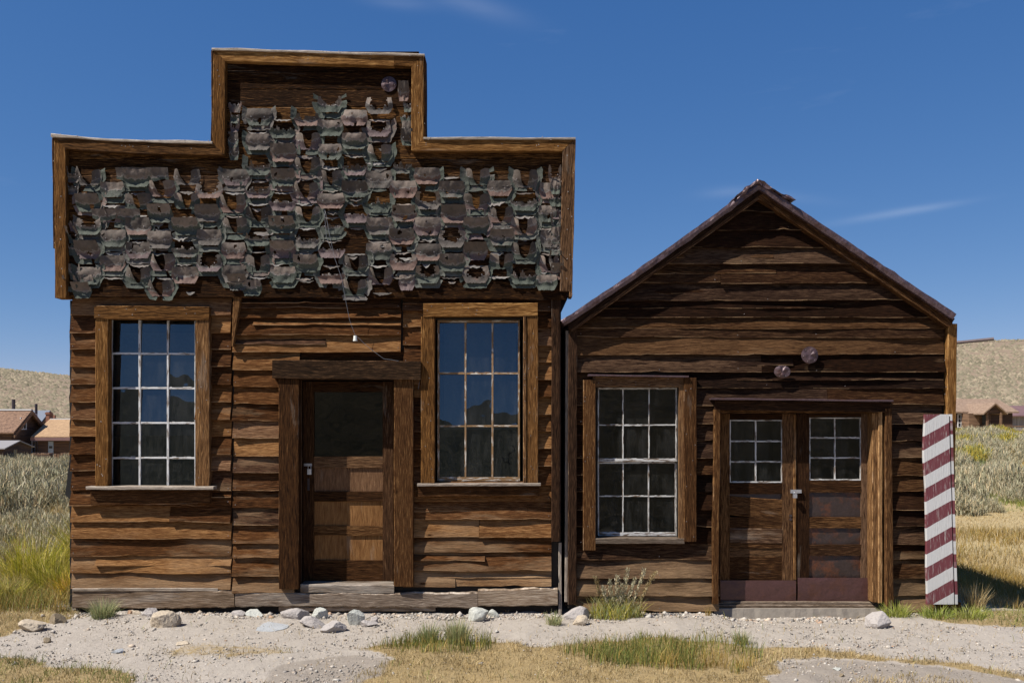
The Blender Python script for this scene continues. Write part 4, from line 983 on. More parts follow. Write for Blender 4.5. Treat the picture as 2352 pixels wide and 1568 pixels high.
# double doors
yd = .10
fr = MB(); vplank(fr, 1650, 1655, 944, 1383, -.03, .15, wob=.001); box(fr, dd[0], dd[1], -.04, .15, dd[3] - .02, dd[3] + .02)
dfr = fr.build('door_frame', M['dark_post'], GB)
c = MB(); plank(c, (fx(1639), fz(1382)), (fx(1643), fz(940)), .06, .065, -.085, -.005, wob=.006); c.build('casing', M['post'], dfr)
c = MB(); plank(c, (fx(2036), fz(1392)), (fx(2033), fz(938)), .075, .06, -.085, -.005, wob=.005); c.build('casing', M['dark_post'], dfr)
c = MB(); vplank(c, 2004, 2018, 945, 1382, -.03, .16, wob=.003); c.build('jamb', M['trim'], dfr)
c = MB(); vplank(c, 2018, 2027, 945, 1384, -.05, .0, wob=.003); c.build('jamb', M['trim'], dfr)
c = MB(); hplank(c, 1642, 2044, 921, 944, -.084, -.005, -4, wob=.003); c.build('lintel', M['dark_post'], dfr)
c = MB(); hplank(c, 1634, 2052, 916, 920, -.14, -.005, -5, wob=.004); c.build('drip_cap', M['patch'], dfr)
c = MB(); hplank(c, 1640, 2024, 1381, 1388, .055, .16, -1, wob=.003, seg=.06); hplank(c, 1636, 2026, 1388.5, 1396, .03, .1, -1, wob=.003, seg=.06); c.build('threshold', M['worn_step'], dfr)
def leaf(X0, X1, lab, win, rails, stl, str_):
    d = MB(); y0 = yd; y1 = yd + .04
    dbox(d, X0, X0 + stl, 950, 1380, y0, y1); dbox(d, X1 - str_, X1, 950, 1380, y0, y1)
    for a_, b_ in rails: dbox(d, X0 + stl, X1 - str_, a_, b_, y0 + .002, y1)
    o = d.build('door', M['dark_post'], GB); o['label'] = lab
    s = MB(); xx, zz = sash(s, win[0], win[1], y0 + .008, y0 + .034, stile=2.5, rail=2.5, mun=3.2); s.build('sash', M['pane_sash'], o)
    glass_panes(xx, zz, y0 + .022, lambda i, j: .4 + R.uniform(-.4, .4), .3).build('glass', M['dark_glass'], o)
    return o
dL = leaf(1655, 1829, 'door leaf with warped boards in its lower half', ([1676, 1736, 1797], [964, 1013, 1060, 1108]), [(950, 963), (1109, 1134), (1187, 1213), (1245, 1258)], 21, 32)
dR = leaf(1831, 2008, 'door leaf with rusted sheet panels in its lower half', ([1859, 1918, 1978], [958.5, 1005, 1051, 1102.5]), [(950, 957.5), (1103.5, 1130), (1187, 1212), (1250, 1275)], 28, 30)
for a_, b_, tl, mt in ((1144, 1186, -9, 'dark_post'), (1213, 1244, -2, 'dark_metal'), (1212, 1240, -2, None), (1258, 1278, 3, 'lintel'), (1278, 1332, 0, 'dark_post')):
    if mt is None: continue
    p = MB(); hplank(p, 1676, 1797, a_ - 1, b_ + 1, yd + (.012 if mt != 'dark_metal' else .025), yd + .036, tl, wob=.005); p.build('panel', M[mt], dL)
p = MB(); hplank(p, 1677, 1796, 1213, 1247, yd - .004, yd + .012, -2, wob=.006); p.build('panel', M['post'], dL)
p = MB(); dbox(p, 1676, 1797, 1130, 1147, yd + .024, yd + .03); p.build('panel', M['dark_metal'], dL)
def sheet(parent, name, X0, X1, Y0, Y1, y, mat, buckle=.006):
    mb = MB(); n, m = 14, 8; s0 = R.random() * 50
    b = mb.add([(fx(X0 + (X1 - X0) * i / n, y), y + buckle * n1(i * .35 + s0, j * .4, 0) - .004 * math.sin(math.pi * j / m), fz(Y1 + (Y0 - Y1) * j / m, y)) for i in range(n + 1) for j in range(m + 1)])
    for i in range(n):
        for j in range(m): q = b + i * (m + 1) + j; mb.face((q, q + m + 1, q + m + 2, q + 1), ((0, 0),) * 4)
    return mb.build(name, M[mat], parent, smooth=True)
for a_, b_ in ((1129, 1189), (1211, 1252), (1274, 1333)): sheet(dR, 'panel', 1858, 1979, a_, b_, yd + .024, 'panel_rust')
sheet(dL, 'kick_plate', 1652, 1828, 1332, 1381, yd - .012, 'kick', .004); sheet(dR, 'kick_plate', 1832, 2008, 1326, 1380, yd - .012, 'kick', .004)
mb = MB(); vplank(mb, 1823, 1829, 952, 1330, yd - .012, yd, wob=.002); mb.build('astragal', M['post'], dL)
mb = MB(); dbox(mb, 1816, 1841, 1124, 1132, yd - .03, yd - .012, 0); mb.build('hasp', M['steel'], dL)
mb = MB(); 
for Y in (1184, 1192): cyl(mb, (fx(1816, yd), yd - .006, fz(Y, yd)), (fx(1816, yd), yd + .001, fz(Y, yd)), .014, .014, 12)
mb.build('keyhole_plate', M['dark_metal'], dL)
pk = thing('padlock', 'steel padlock closed on the hasp of the double doors', 'padlock', (fx(1828, yd - .05), yd - .05, fz(1146, yd)))
b_ = MB(); x, z = fx(1826, yd - .05), fz(1143, yd - .05); box(b_, x - .02, x + .018, yd - .062, yd - .036, z, z + .04); b_.build('lock_body', M['steel'], pk)
b_ = MB(); tube(b_, [(x - .012 * math.cos(a), yd - .05, z + .042 + .016 * math.sin(a)) for a in np.linspace(0, math.pi, 8)], .004); b_.build('shackle', M['steel'], pk)
mb = MB(); n = 30
cc = [(1640 + 400 * i / n) for i in range(n + 1)]
b = mb.add([p for i, X in enumerate(cc) for p in ((fx(X), .005 + .012 * n1(i * .8, 1, 5), fz(1397) + .005 * n1(i, 0, 0)), (fx(X), -.01 + .014 * n1(i * .9, 4, 5), -.25), (fx(X), .14, fz(1397)))])
for i in range(n):
    mb.face((b + 3 * i, b + 3 * i + 1, b + 3 * i + 4, b + 3 * i + 3), ((0, 0),) * 4); mb.face((b + 3 * i + 2, b + 3 * i, b + 3 * i + 3, b + 3 * i + 5), ((0, 0),) * 4)
mb.build('concrete_step', M['concrete'], GB)

# ================================================================== striped sign leaning on the corner
BP = thing('striped_sign', 'leaning board painted with slanting red and white stripes', 'sign', (fx(2163, -.2), -.2, gz(fx(2163, -.2), -.2)))
ys0 = -.20
mb = MB(); n = 26; s0 = 3.3
zb_, zt_ = fz(1387, ys0), fz(951, ys0)
rows = []
for i in range(n + 1):
    t = i / n; Y = 1387 + (951 - 1387) * t
    xa = fx(2129 + 1 * t + (-4.5 * math.exp(-((Y - 1040) / 55) ** 2)) + 1.2 * n1(t * 8, 1, 0), ys0); xb = fx(2190 - 6 * t + .8 * n1(t * 8, 5, 0) + 2, ys0)
    z = zb_ + (zt_ - zb_) * t; yy = ys0 + .05 * t
    rows.append([(xa, yy + .03, z), (xa, yy + .003, z), (xa + .004, yy, z), (xb - .003, yy, z), (xb, yy + .003, z), (xb, yy + .03, z)])
b = mb.add([p for r in rows for p in r])
for i in range(n):
    for j in range(6): k = (j + 1) % 6; q = (b + i * 6 + j, b + i * 6 + k, b + i * 6 + 6 + k, b + i * 6 + 6 + j); mb.face(q, [(mb.v[v][0] - fx(2129), mb.v[v][2] - zb_) for v in q])
mb.face([b + j for j in range(6)][::-1], ((0, 0),) * 6); mb.face([b + n * 6 + j for j in range(6)], [(.1, 1.86)] * 6)
mb.build('front_board', M['stripe'], BP)
mb = MB(); rows = []
for i in range(n + 1):
    t = i / n; z = zb_ - .0 + (zt_ - zb_ - .0) * t; yy = ys0 + .05 * t; x0 = fx(2192.5 - 5.5 * t + .8 * n1(t * 8, 5, 0) + 2, ys0); x1 = x0 + .026 - .006 * t
    rows.append([(x0, yy + .2, z), (x0, yy + .006, z), (x1, yy + .006, z), (x1, yy + .2, z)])
b = mb.add([p for r in rows for p in r])
for i in range(n):
    for j in range(4): k = (j + 1) % 4; q = (b + i * 4 + j, b + i * 4 + k, b + i * 4 + 4 + k, b + i * 4 + 4 + j); mb.face(q, [(.30 + mb.v[v][1] * .9, mb.v[v][2] - zb_ - .26) for v in q])
mb.face([b + j for j in range(4)][::-1], ((0, 0),) * 4); mb.face([b + n * 4 + j for j in range(4)], [(.1, 1.86)] * 4)
mb.build('side_board', M['stripe'], BP)
mb = MB(); box(mb, fx(2135), fx(2188), ys0 + .03, -.02, -.06, zb_ + .01); mb.build('block', M['dark_post'], BP)
#--SPLIT2--
# ================================================================== stones
def stone(name, label, Xc, Yb, wD, hD, mat, depth=.75, ang=6, seed=0, flat=False, sink=.38, group=None, cat='rock'):
    g = gpt(Xc, Yb); g.y += 0; d = g.y + CAMD; w = wD * d / FPX; h = hD * d / FPX
    rr = random.Random(seed * 7 + 1); me = bpy.data.meshes.new(name)
    import bmesh
    bm = bmesh.new(); bmesh.ops.create_icosphere(bm, subdivisions=4, radius=1.)
    planes = []
    for k in range(ang):
        n = Vector((rr.gauss(0, 1), rr.gauss(0, 1), rr.gauss(0, 1) * .9 + .2)).normalized(); planes.append((n, rr.uniform(.46, .80)))
    for v in bm.verts:
        p = v.co.copy(); p *= 1 + .16 * mnoise.noise(p * 1.4 + Vector((seed * 3.1, 0, 0)))
        for n, c in planes:
            e = p.dot(n) - c
            if e > 0: p -= n * e * .93
        p *= 1 + .05 * mnoise.noise(p * 5 + Vector((0, seed * 1.7, 0))) + .025 * mnoise.noise(p * 13)
        v.co = p
    xs = [v.co.x for v in bm.verts]; zs = [v.co.z for v in bm.verts]; ys = [v.co.y for v in bm.verts]
    cx, cy = (min(xs) + max(xs)) / 2, (min(ys) + max(ys)) / 2
    tot = h * (1 + sink); base = gz(g.x, g.y + w * depth / 2)
    for v in bm.verts:
        v.co = Vector(((v.co.x - cx) / (max(xs) - min(xs)) * w, (v.co.y - cy) / (max(ys) - min(ys)) * w * depth, (v.co.z - min(zs)) / (max(zs) - min(zs)) * tot - h * sink))
    bm.to_mesh(me); bm.free(); me.materials.append(M[mat])
    o = bpy.data.objects.new(name, me); o.location = (g.x, g.y + w * depth / 2, base - .004); o.rotation_euler = (0, 0, 0); COL.objects.link(o)
    return tag(o, label, cat, group)
ST = [
 ('wide flat tan stone on the dirt at the far left', 61, 1455, 66, 25, 'rock_tan', .8, 5),
 ('brown clod of earth with dead roots beside the flat tan stone', 124, 1437, 40, 24, 'soil', .8, 3),
 ('large rounded pale boulder lying alone before the fifteen-pane window', 369, 1446, 68, 37, 'rock_tan', .8, 6),
 ('grey wedge stone tucked under the sill beam below the tall left window', 341, 1415, 40, 22, 'rock_grey', .6, 7),
 ('small orange stone against the sill beam near the grass tuft', 296, 1411, 13, 12, 'rock_orange', .8, 4),
 ('small buff stone right beside the orange one', 312, 1413, 20, 12, 'rock_tan', .7, 5),
 ('flat buff stone under the beam behind the large rounded boulder', 384, 1411, 28, 12, 'rock_tan', .6, 5),
 ('low squared grey stone under the beam seam', 545, 1410, 33, 14, 'rock_grey', .5, 6),
 ('pale angular stone with a sloping top before the beam left of the door', 582, 1412, 42, 18, 'rock_pale', .6, 7),
 ('knobbly purplish grey stone at the left of the doorstep heap', 671, 1425, 66, 28, 'rock_grey', .6, 5),
 ('pale pointed stone against the beam under the door', 730, 1418, 42, 25, 'rock_pale', .6, 7),
 ('lumpy grey stone in the middle of the doorstep heap', 716, 1440, 66, 24, 'rock_grey', .6, 5),
 ('lowest grey stone of the doorstep heap, nearest the path', 763, 1453, 60, 25, 'rock_grey', .7, 6),
 ('upright pale green-grey stone with a sharp lit edge', 815, 1435, 43, 36, 'rock_pale', .6, 7),
 ('low sloping grey stone right of the upright one', 846, 1438, 40, 14, 'rock_grey', .7, 5),
 ('small round grey stone behind the low sloping one', 858, 1427, 18, 13, 'rock_grey', .8, 4),
 ('big blocky pale stone below the nine-pane window', 1098, 1420, 47, 30, 'rock_pale', .6, 7),
 ('smaller blocky pale stone beside the big blocky one', 1133, 1411, 26, 20, 'rock_pale', .6, 6),
 ('flat slab of blue-grey slate lying on the dirt', 608, 1453, 80, 5, 'slate', 1.5, 8),
 ('round grey boulder at the gap between the two buildings', 1324, 1421, 66, 32, 'rock_grey', .7, 3),
 ('rounded buff stone in front of the round grey boulder', 1334, 1434, 36, 21, 'rock_tan', .7, 3),
 ('angular flat-topped grey rock before the striped sign', 2027, 1440, 56, 38, 'rock_grey', .8, 7),
 ('half buried pinkish stone on the path', 416, 1484, 32, 9, 'rock_tan', .9, 4),
 ('small dark brown clod on the dirt before the tan stone', 104, 1478, 18, 13, 'soil', .8, 5),
 ('grey shard sticking out of the dirt above the grass corner', 264, 1498, 30, 9, 'slate', .8, 7),
 ('small dark chip on the bare soil at the right edge', 1935, 1552, 12, 8, 'soil', .8, 6),
 ('small white chip on the bare soil at the right edge', 1925, 1538, 20, 8, 'rock_pale', .8, 6),
]
for i, (lab, X, Y, w, h, mt, dp, ang) in enumerate(ST):
    stone('clod' if mt == 'soil' and 'clod' in lab else 'stone', lab, X, Y, w, h, mt, dp, ang * 2 if ang > 4 else ang + 3, i + 1, cat='clod' if 'clod' in lab else 'rock')

# gravel on the trodden strip: small sharp stones, too many to count
def scatter(n, xr, yr, dens, seed):
    g = np.random.default_rng(seed); x = g.uniform(*xr, n); y = g.uniform(*yr, n)
    keep = g.random(n) < dens(x, y); return x[keep], y[keep], g
OCT = np.array([[1, 0, 0], [0, 1, 0], [-1, 0, 0], [0, -1, 0], [0, 0, 1], [0, 0, -1], [.6, .6, .45], [-.6, -.6, .45]], float)
OF = np.array([[0, 6, 4], [6, 1, 4], [1, 2, 4], [2, 7, 4], [7, 3, 4], [3, 0, 4], [0, 5, 1], [1, 5, 2], [2, 5, 3], [3, 5, 0], [0, 1, 6], [2, 3, 7]])
strawP = lambda x, y: np.clip(inside(x, y, LAWN) * 1. + inside(x, y, LAWN2) + inside(x, y, LAWN4) + inside(x, y, LAWN5) + .5 * inside(x, y, LAWN3) + .6 * inside(x, y, LAWN6), 0, 1)
def gdens(x, y): return (1 - .93 * strawP(x, y)) * np.clip(.25 + 1.1 * (fbm(x, y, 1.3) - .35) + 1.2 * np.exp(-((y + .12) / .16) ** 2) * (fbm(x + 4, y, 2.2) > .42), .04, 1) * np.where((y > -.03), 0, 1)
x, y, g = scatter(70000, (-6, 6.2), (-2.7, .0), gdens, 5)
xr_ = g.uniform(-4.4, 3.4, 5200); yr_ = -.03 - np.abs(g.normal(0, .13, 5200)); kr = (fbm(xr_, yr_ * 0, 1.1) + .25 * g.random(5200) > .46); nb = len(x); x = np.concatenate([x, xr_[kr]]); y = np.concatenate([y, yr_[kr]])
sz = np.exp(g.normal(-5.2, .55, len(x))); sz[nb:] *= 1.25; sz = np.clip(sz, .003, .032); th = g.uniform(0, 6.28, len(x))
near_wall = (y > -.3); sz = np.where(near_wall, sz * 1.35, sz)
O = OCT[None] * (1 + .3 * g.normal(size=(len(x), 8, 1))) * np.stack([sz, sz * g.uniform(.5, 1, len(x)), sz * g.uniform(.3, .75, len(x))], -1)[:, None]
c_, s_ = np.cos(th)[:, None], np.sin(th)[:, None]
Vg = np.stack([O[..., 0] * c_ - O[..., 1] * s_ + x[:, None], O[..., 0] * s_ + O[..., 1] * c_ + y[:, None], O[..., 2] + (ground_z(x, y) + sz * .12)[:, None]], -1).reshape(-1, 3)
Fg = (OF[None] + (np.arange(len(x)) * 8)[:, None, None]).reshape(-1, 3)
pal = np.array([[.46, .41, .35], [.38, .34, .30], [.48, .39, .30], [.30, .27, .24], [.53, .49, .43], [.42, .28, .19], [.2, .18, .16]])
cg = .86 * pal[g.choice(7, len(x), p=[.3, .22, .16, .12, .12, .04, .04])] * g.uniform(.75, 1.2, (len(x), 1))
gr = np_mesh('gravel', Vg, Fg, M['pebble'], np.repeat(cg, 8, 0)); tag(gr, 'pale loose gravel on the trodden dirt before the buildings', 'gravel', kind='stuff')

# ================================================================== grasses
def blades(x, y, z, h, w, lean, col, g, curve=.45, tipcol=None):
    n = len(x); a = g.uniform(0, 2 * np.pi, n); la = g.uniform(0, 2 * np.pi, n)
    wx, wy = np.cos(a) * w / 2, np.sin(a) * w / 2; lx, ly = np.cos(la) * lean * h, np.sin(la) * lean * h
    hz = h * np.sqrt(np.clip(1 - (lean * .8) ** 2, .1, 1))
    P = np.zeros((n, 5, 3))
    P[:, 0] = np.stack([x - wx, y - wy, z], -1); P[:, 1] = np.stack([x + wx, y + wy, z], -1)
    m = curve
    P[:, 2] = np.stack([x - wx * .75 + lx * m * .6, y - wy * .75 + ly * m * .6, z + hz * .55], -1); P[:, 3] = np.stack([x + wx * .75 + lx * m * .6, y + wy * .75 + ly * m * .6, z + hz * .55], -1)
    P[:, 4] = np.stack([x + lx, y + ly, z + hz], -1)
    V_ = P.reshape(-1, 3); o = np.arange(n) * 5
    F_ = np.concatenate([np.stack([o, o + 1, o + 3], -1), np.stack([o, o + 3, o + 2], -1), np.stack([o + 2, o + 3, o + 4], -1)])
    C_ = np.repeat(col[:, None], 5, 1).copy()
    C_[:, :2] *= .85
    if tipcol is not None: C_[:, 4] = tipcol; C_[:, 2:4] = (C_[:, 2:4] + tipcol[:, None]) / 2
    return V_, F_, C_.reshape(-1, 3)
STRAW = .86 * np.array([[.56, .42, .20], [.48, .35, .16], [.64, .52, .30], [.40, .30, .13]]); GREEN = np.array([[.17, .21, .05], [.24, .25, .06], [.29, .27, .08], [.13, .17, .05]])
GOLD = .9 * np.array([[.44, .29, .085], [.36, .24, .06], [.50, .35, .12], [.28, .22, .06]]); BLUE = np.array([[.30, .33, .15], [.24, .285, .13], [.38, .38, .19], [.50, .43, .22]])
def pick(g, pal_, n): return pal_[g.integers(0, len(pal_), n)] * g.uniform(.75, 1.15, (n, 1))
# dry turf in front
GREENP = poly_ground([(1270, 1500), (1330, 1486), (1480, 1466), (1640, 1468), (1740, 1492), (1770, 1515), (1700, 1540), (1560, 1530), (1430, 1530), (1330, 1510)])
GREEN2 = poly_ground([(860, 1498), (960, 1472), (1000, 1466), (1120, 1470), (1150, 1480), (1080, 1500), (960, 1502)])
def ldens(x, y): return np.clip(inside(x, y, LAWN) * np.clip(.35 + 1.3 * (fbm(x, y, 2.2) - .3), .12, 1) + inside(x, y, LAWN2) * .8 + inside(x, y, LAWN3) * .18 + inside(x, y, LAWN4) * .75 + inside(x, y, LAWN5) * .5 + .5 * inside(x, y, LAWN6) + .025, 0, 1)
x, y, g = scatter(150000, (-5.8, 6.2), (-2.75, .05), ldens, 8); n = len(x)
gm = np.clip(inside(x, y, GREENP) * .75 * (fbm(x + 2, y, 3.) > .40) + inside(x, y, GREEN2) * .75 + inside(x, y, LAWN2) * .4 * (fbm(x, y, 3.) > .45) + inside(x, y, LAWN5) * .5 + .10 * (fbm(x, y, 4.) > .56), 0, 1)
isg = g.random(n) < gm; tall = inside(x, y, GREENP) | inside(x, y, GREEN2)
col = np.where(isg[:, None], pick(g, GREEN, n), pick(g, STRAW, n)); col = np.where((tall & ~isg)[:, None], pick(g, GOLD, n) * 1.15, col)
h = np.where(tall, g.uniform(.06, .15, n) * (.6 + .8 * fbm(x, y, 3.)), g.uniform(.014, .065, n)); h = np.where(isg & ~tall, h * 1.7, h)
lean = np.where(tall, g.uniform(.1, .6, n), g.uniform(.3, 1.15, n))
z = ground_z(x, y) - .004
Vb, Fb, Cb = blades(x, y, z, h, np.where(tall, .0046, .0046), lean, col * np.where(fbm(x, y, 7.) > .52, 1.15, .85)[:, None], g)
tag(np_mesh('dry_turf', Vb, Fb, M['blade'], Cb), 'short straw-coloured turf with greener tufts along the dirt strip', 'grass', kind='stuff')

# open ground beside the buildings: golden grass, nearest part grown tall
def mdens(x, y):
    d = y + CAMD; r = np.hypot(x, d)
    out = (x < -4.42) | (x > 4.42) ; X = 1176 + x / d * FPX
    vis = ((X > -60) & (X < 240)) | ((X > 2150) & (X < 2420))
    return np.where(out & vis & (y > -.15), np.clip(1.2 * (fbm(x, y, .9) - .12), .08, 1), 0)
xs_, ys_, hs_, ws_, cs_ = [], [], [], [], []
for (xr, yr, n0, hh, ww, sd_) in (((-6.6, -4.4), (-.15, 4), 30000, .22, .006, 21), ((4.4, 7.2), (.2, 4), 42000, .15, .006, 22), ((-13, -4.4), (4, 14), 60000, .26, .012, 23), ((4.4, 14), (4, 14), 90000, .19, .011, 24), ((-36, -6), (14, 50), 60000, .3, .035, 25), ((6, 36), (14, 50), 70000, .26, .03, 26)):
    x, y, g = scatter(n0, xr, yr, mdens, sd_); n = len(x)
    c1 = pick(g, STRAW, n); c2 = pick(g, GOLD, n); f = (fbm(x, y, .5) + .1 * g.normal(size=n) > .5)
    d = y + CAMD; Yp = 960 + (ZC - ground_z(x, y)) / d * FPX
    band = (x > 0) & (Yp > 1165) & (Yp < 1218)                 # pale trodden band in the meadow
    gb = ((x > 0) & (Yp > 1140) & (Yp < 1175)) | ((x < 0) & (Yp > 1200) & (g.random(n) < .35))
    col = np.where(f[:, None], c2, c1); col = np.where(band[:, None], pick(g, STRAW, n) * 1.12, col); col = np.where(gb[:, None], pick(g, GREEN, n) * 1.3, col)
    hh_ = hh * g.uniform(.45, 1.2, n) * np.where(band, .35, 1)
    xs_.append(x); ys_.append(y); hs_.append(hh_); ws_.append(np.full(n, ww)); cs_.append(col)
x = np.concatenate(xs_); y = np.concatenate(ys_); h = np.concatenate(hs_); w = np.concatenate(ws_); col = np.concatenate(cs_); g = np.random.default_rng(4)
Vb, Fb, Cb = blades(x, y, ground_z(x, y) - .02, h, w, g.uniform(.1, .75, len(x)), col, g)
tag(np_mesh('meadow_grass', Vb, Fb, M['blade'], Cb), 'golden dry grass growing on the open ground behind the buildings', 'grass', kind='stuff')

def clump(name, label, Xc, Yb, rad, h, n, pal_, seed, lean=.5, w=.006, cat='grass', group=None, loc=None, tip=None, spread=1.):
    g = np.random.default_rng(seed)
    p = gpt(Xc, Yb) if loc is None else Vector(loc); bz = gz(p.x, p.y)
    rr = rad * np.sqrt(g.random(n)) * .55; a = g.uniform(0, 6.28, n); x = rr * np.cos(a); y = rr * np.sin(a)
    hh = h * g.uniform(.4, 1.1, n) * (1 - .35 * rr / rad); a2 = a + g.normal(0, .7, n); ln = np.clip(g.normal(lean * .7, lean * .4, n), 0, 1.25)
    V_, F_, C_ = blades(x, y, np.zeros(n) - .01, hh, np.full(n, w), ln, pick(g, pal_, n), g, tipcol=None if tip is None else pick(g, tip, n))
    # lean outwards from the middle
    V3 = V_.reshape(n, 5, 3); lx = np.cos(a2) * ln * hh; ly = np.sin(a2) * ln * hh
    mid0 = (V3[:, 0] + V3[:, 1]) / 2
    off = (V3[:, 2] + V3[:, 3]) / 2 - mid0
    V3[:, 2, 0] += lx * .3 - off[:, 0]; V3[:, 3, 0] += lx * .3 - off[:, 0]; V3[:, 2, 1] += ly * .3 - off[:, 1]; V3[:, 3, 1] += ly * .3 - off[:, 1]
    V3[:, 4, 0] = mid0[:, 0] + lx; V3[:, 4, 1] = mid0[:, 1] + ly
    o = np_mesh(name, V3.reshape(-1, 3), F_, M['blade'], C_); o.location = (p.x, p.y, bz); return tag(o, label, cat, group)
LUSH = np.array([[.38, .36, .04], [.50, .45, .05], [.58, .49, .09], [.22, .24, .035], [.62, .5, .17]])
CL = [
 ('green grass tuft at the left end of the sill beam', 236, 1420, .17, .24, 420, BLUE, .75),
 ('wispy green tuft, left of the two standing in the straw turf', 985, 1472, .13, .22, 300, BLUE, .45),
 ('thick dark green tuft, tallest of those in the straw turf', 1050, 1474, .16, .26, 420, BLUE, .42),
 ('small green tuft alone at the edge of the turf before the double doors', 1702, 1478, .10, .17, 170, BLUE, .45),
 ('sparse grass tuft at the foot of the gap between the buildings', 1272, 1432, .12, .15, 160, BLUE, .7),
 ('green tuft at the end of the concrete step behind the flat-topped rock', 2058, 1410, .22, .2, 420, LUSH * np.array([.8, .95, 1.3]), .8),
 ('low green tuft at the foot of the striped sign', 2150, 1412, .26, .17, 480, LUSH * np.array([.75, .95, 1.3]), .85),
 ('green tuft to the right of the foot of the striped sign', 2225, 1414, .26, .18, 420, LUSH * np.array([.8, .95, 1.3]), .8),
 ('tall bleached straw tuft in the shade beside the striped sign', 2238, 1400, .16, .36, 230, STRAW * 1.15, .55),
 ('weed tuft on the dirt against the dark siding', 1628, 1409, .05, .14, 30, GOLD, .3),
]
for i, (lab, X, Y, r_, h_, n_, pl_, ln_) in enumerate(CL): clump('grass_tuft', lab, X, Y, r_, h_, n_, pl_, 50 + i, ln_, .0055)
# tall rank grass at the left edge
RG = [
 ('big clump of lush green grass at the left edge', (-5.05, 2.2), .75, .95, 1500, LUSH, .6),
 ('lush green clump leaning against the corner of the stepped building', (-4.62, 1.5), .45, .75, 900, LUSH, .55),
 ('drooping dark green clump low before the lush ones', (-4.95, .9), .5, .5, 800, LUSH * .8, .85),
 ('olive clump at the foot of the building corner', (-4.65, .55), .3, .38, 500, LUSH * np.array([1.2, 1, .9]), .75),
 ('green clump cut by the left edge of the view', (-5.6, 1.6), .55, .7, 800, LUSH, .7),
 ('dark clump on the ground at the far left edge', (-5.3, .35), .4, .33, 500, LUSH * .7, .9),
 ('tall tan seed grass behind the lush green clumps', (-5.2, 3.6), .7, .85, 900, STRAW * .9, .4),
 ('tawny seed grass nearest the building corner', (-4.9, 3.2), .45, .9, 600, np.concatenate([STRAW, GOLD]) * .8, .35),
]
for i, (lab, lc, r_, h_, n_, pl_, ln_) in enumerate(RG): clump('tall_grass', lab, 0, 0, r_, h_, n_, pl_, 80 + i, ln_, .010, loc=(*lc, 0))

# sage plant with grey spikes before the gabled building
def stem_leaves(P0, P1, n, ll, lw, col, g, sp=.02):
    t = g.random(n); x, y, z = [P0[i] + (P1[i] - P0[i]) * t + (g.normal(0, sp, n) if i < 2 else 0) for i in range(3)]
    return x, y, z, np.full(n, ll) * g.uniform(.6, 1.2, n), np.full(n, lw), pick(g, col, n)
SAGE = np.array([[.43, .40, .265], [.37, .35, .22], [.52, .46, .32], [.25, .24, .145], [.56, .44, .26]])
def spiky(name, label, Xc, Yb, seed):
    p = gpt(Xc, Yb); bz = gz(p.x, p.y); root = thing(name, label, 'plant', (p.x, p.y, bz)); g = np.random.default_rng(seed)
    n = 900; rr = .26 * np.sqrt(g.random(n)); a = g.uniform(0, 6.28, n)
    V_, F_, C_ = blades(rr * np.cos(a), rr * np.sin(a) * .7, np.zeros(n) - .01, g.uniform(.08, .26, n), np.full(n, .006), g.uniform(.2, .9, n), pick(g, np.concatenate([BLUE, LUSH * .9]), n), g)
    o = np_mesh('leaves', V_, F_, M['blade'], C_); o.parent = root
    for k, (dx, hh, lx, pl_) in enumerate(((-.20, .40, -.03, STRAW * .6), (-.06, .36, 0, SAGE), (.0, .40, .03, SAGE), (.10, .47, .04, SAGE), (.16, .38, .08, SAGE), (.24, .47, .12, SAGE * 1.1), (.32, .44, .2, STRAW * .85), (-.12, .30, -.05, SAGE), (.05, .33, .0, SAGE))):
        x, y, z, l, w_, c = stem_leaves((dx * .6, 0, .08), (dx + lx * .3, -.02, hh), 240, .035, .007, pl_, g, .010)
        V_, F_, C_ = blades(x, y, z, l, w_, g.uniform(.3, .9, 240), c, g); o = np_mesh('flower_spike', V_, F_, M['leaf'], C_); o.parent = root
    return root
spiky('sage_plant', 'grey-green plant with upright furry spikes before the dark siding', 1415, 1412, 5)

# sagebrush and rabbitbrush
def bush_mesh(name, seed, yellow=False, size=1.):
    g = np.random.default_rng(seed); n = 2600
    th = g.uniform(0, 6.28, n); ph = np.arccos(g.uniform(-.05, 1, n)); r = g.uniform(.35, 1.0, n) ** .6 * (.75 + .5 * vnoise(np.cos(th) * 3 + seed, np.sin(th) * 3 + ph * 2, 1.3))
    lob = r * .62; x = lob * np.sin(ph) * np.cos(th); y = lob * np.sin(ph) * np.sin(th); z = .10 + lob * np.cos(ph) * .85
    col = pick(g, SAGE, n); top = (z > .30) & (r > .6)
    if yellow: col = np.where((top & (g.random(n) < .75))[:, None], pick(g, np.array([[.46, .35, .045], [.38, .30, .05], [.52, .42, .09]]), n), pick(g, np.array([[.2, .24, .08], [.28, .3, .12], [.16, .2, .07]]), n))
    h = g.uniform(.08, .19, n); V_, F_, C_ = blades(x, y, z - .05, h, np.full(n, .016), g.uniform(.1, .8, n), col, g)
    # stalks
    m = 60; a = g.uniform(0, 6.28, m); V2, F2, C2 = blades(np.zeros(m), np.zeros(m), np.zeros(m), g.uniform(.35, .6, m), np.full(m, .02), g.uniform(.3, 1.1, m), np.tile([[.13, .10, .07]], (m, 1)), g)
    return np.concatenate([V_, V2]), np.concatenate([F_, F2 + len(V_)]), np.concatenate([C_, C2])
PROTO = {}
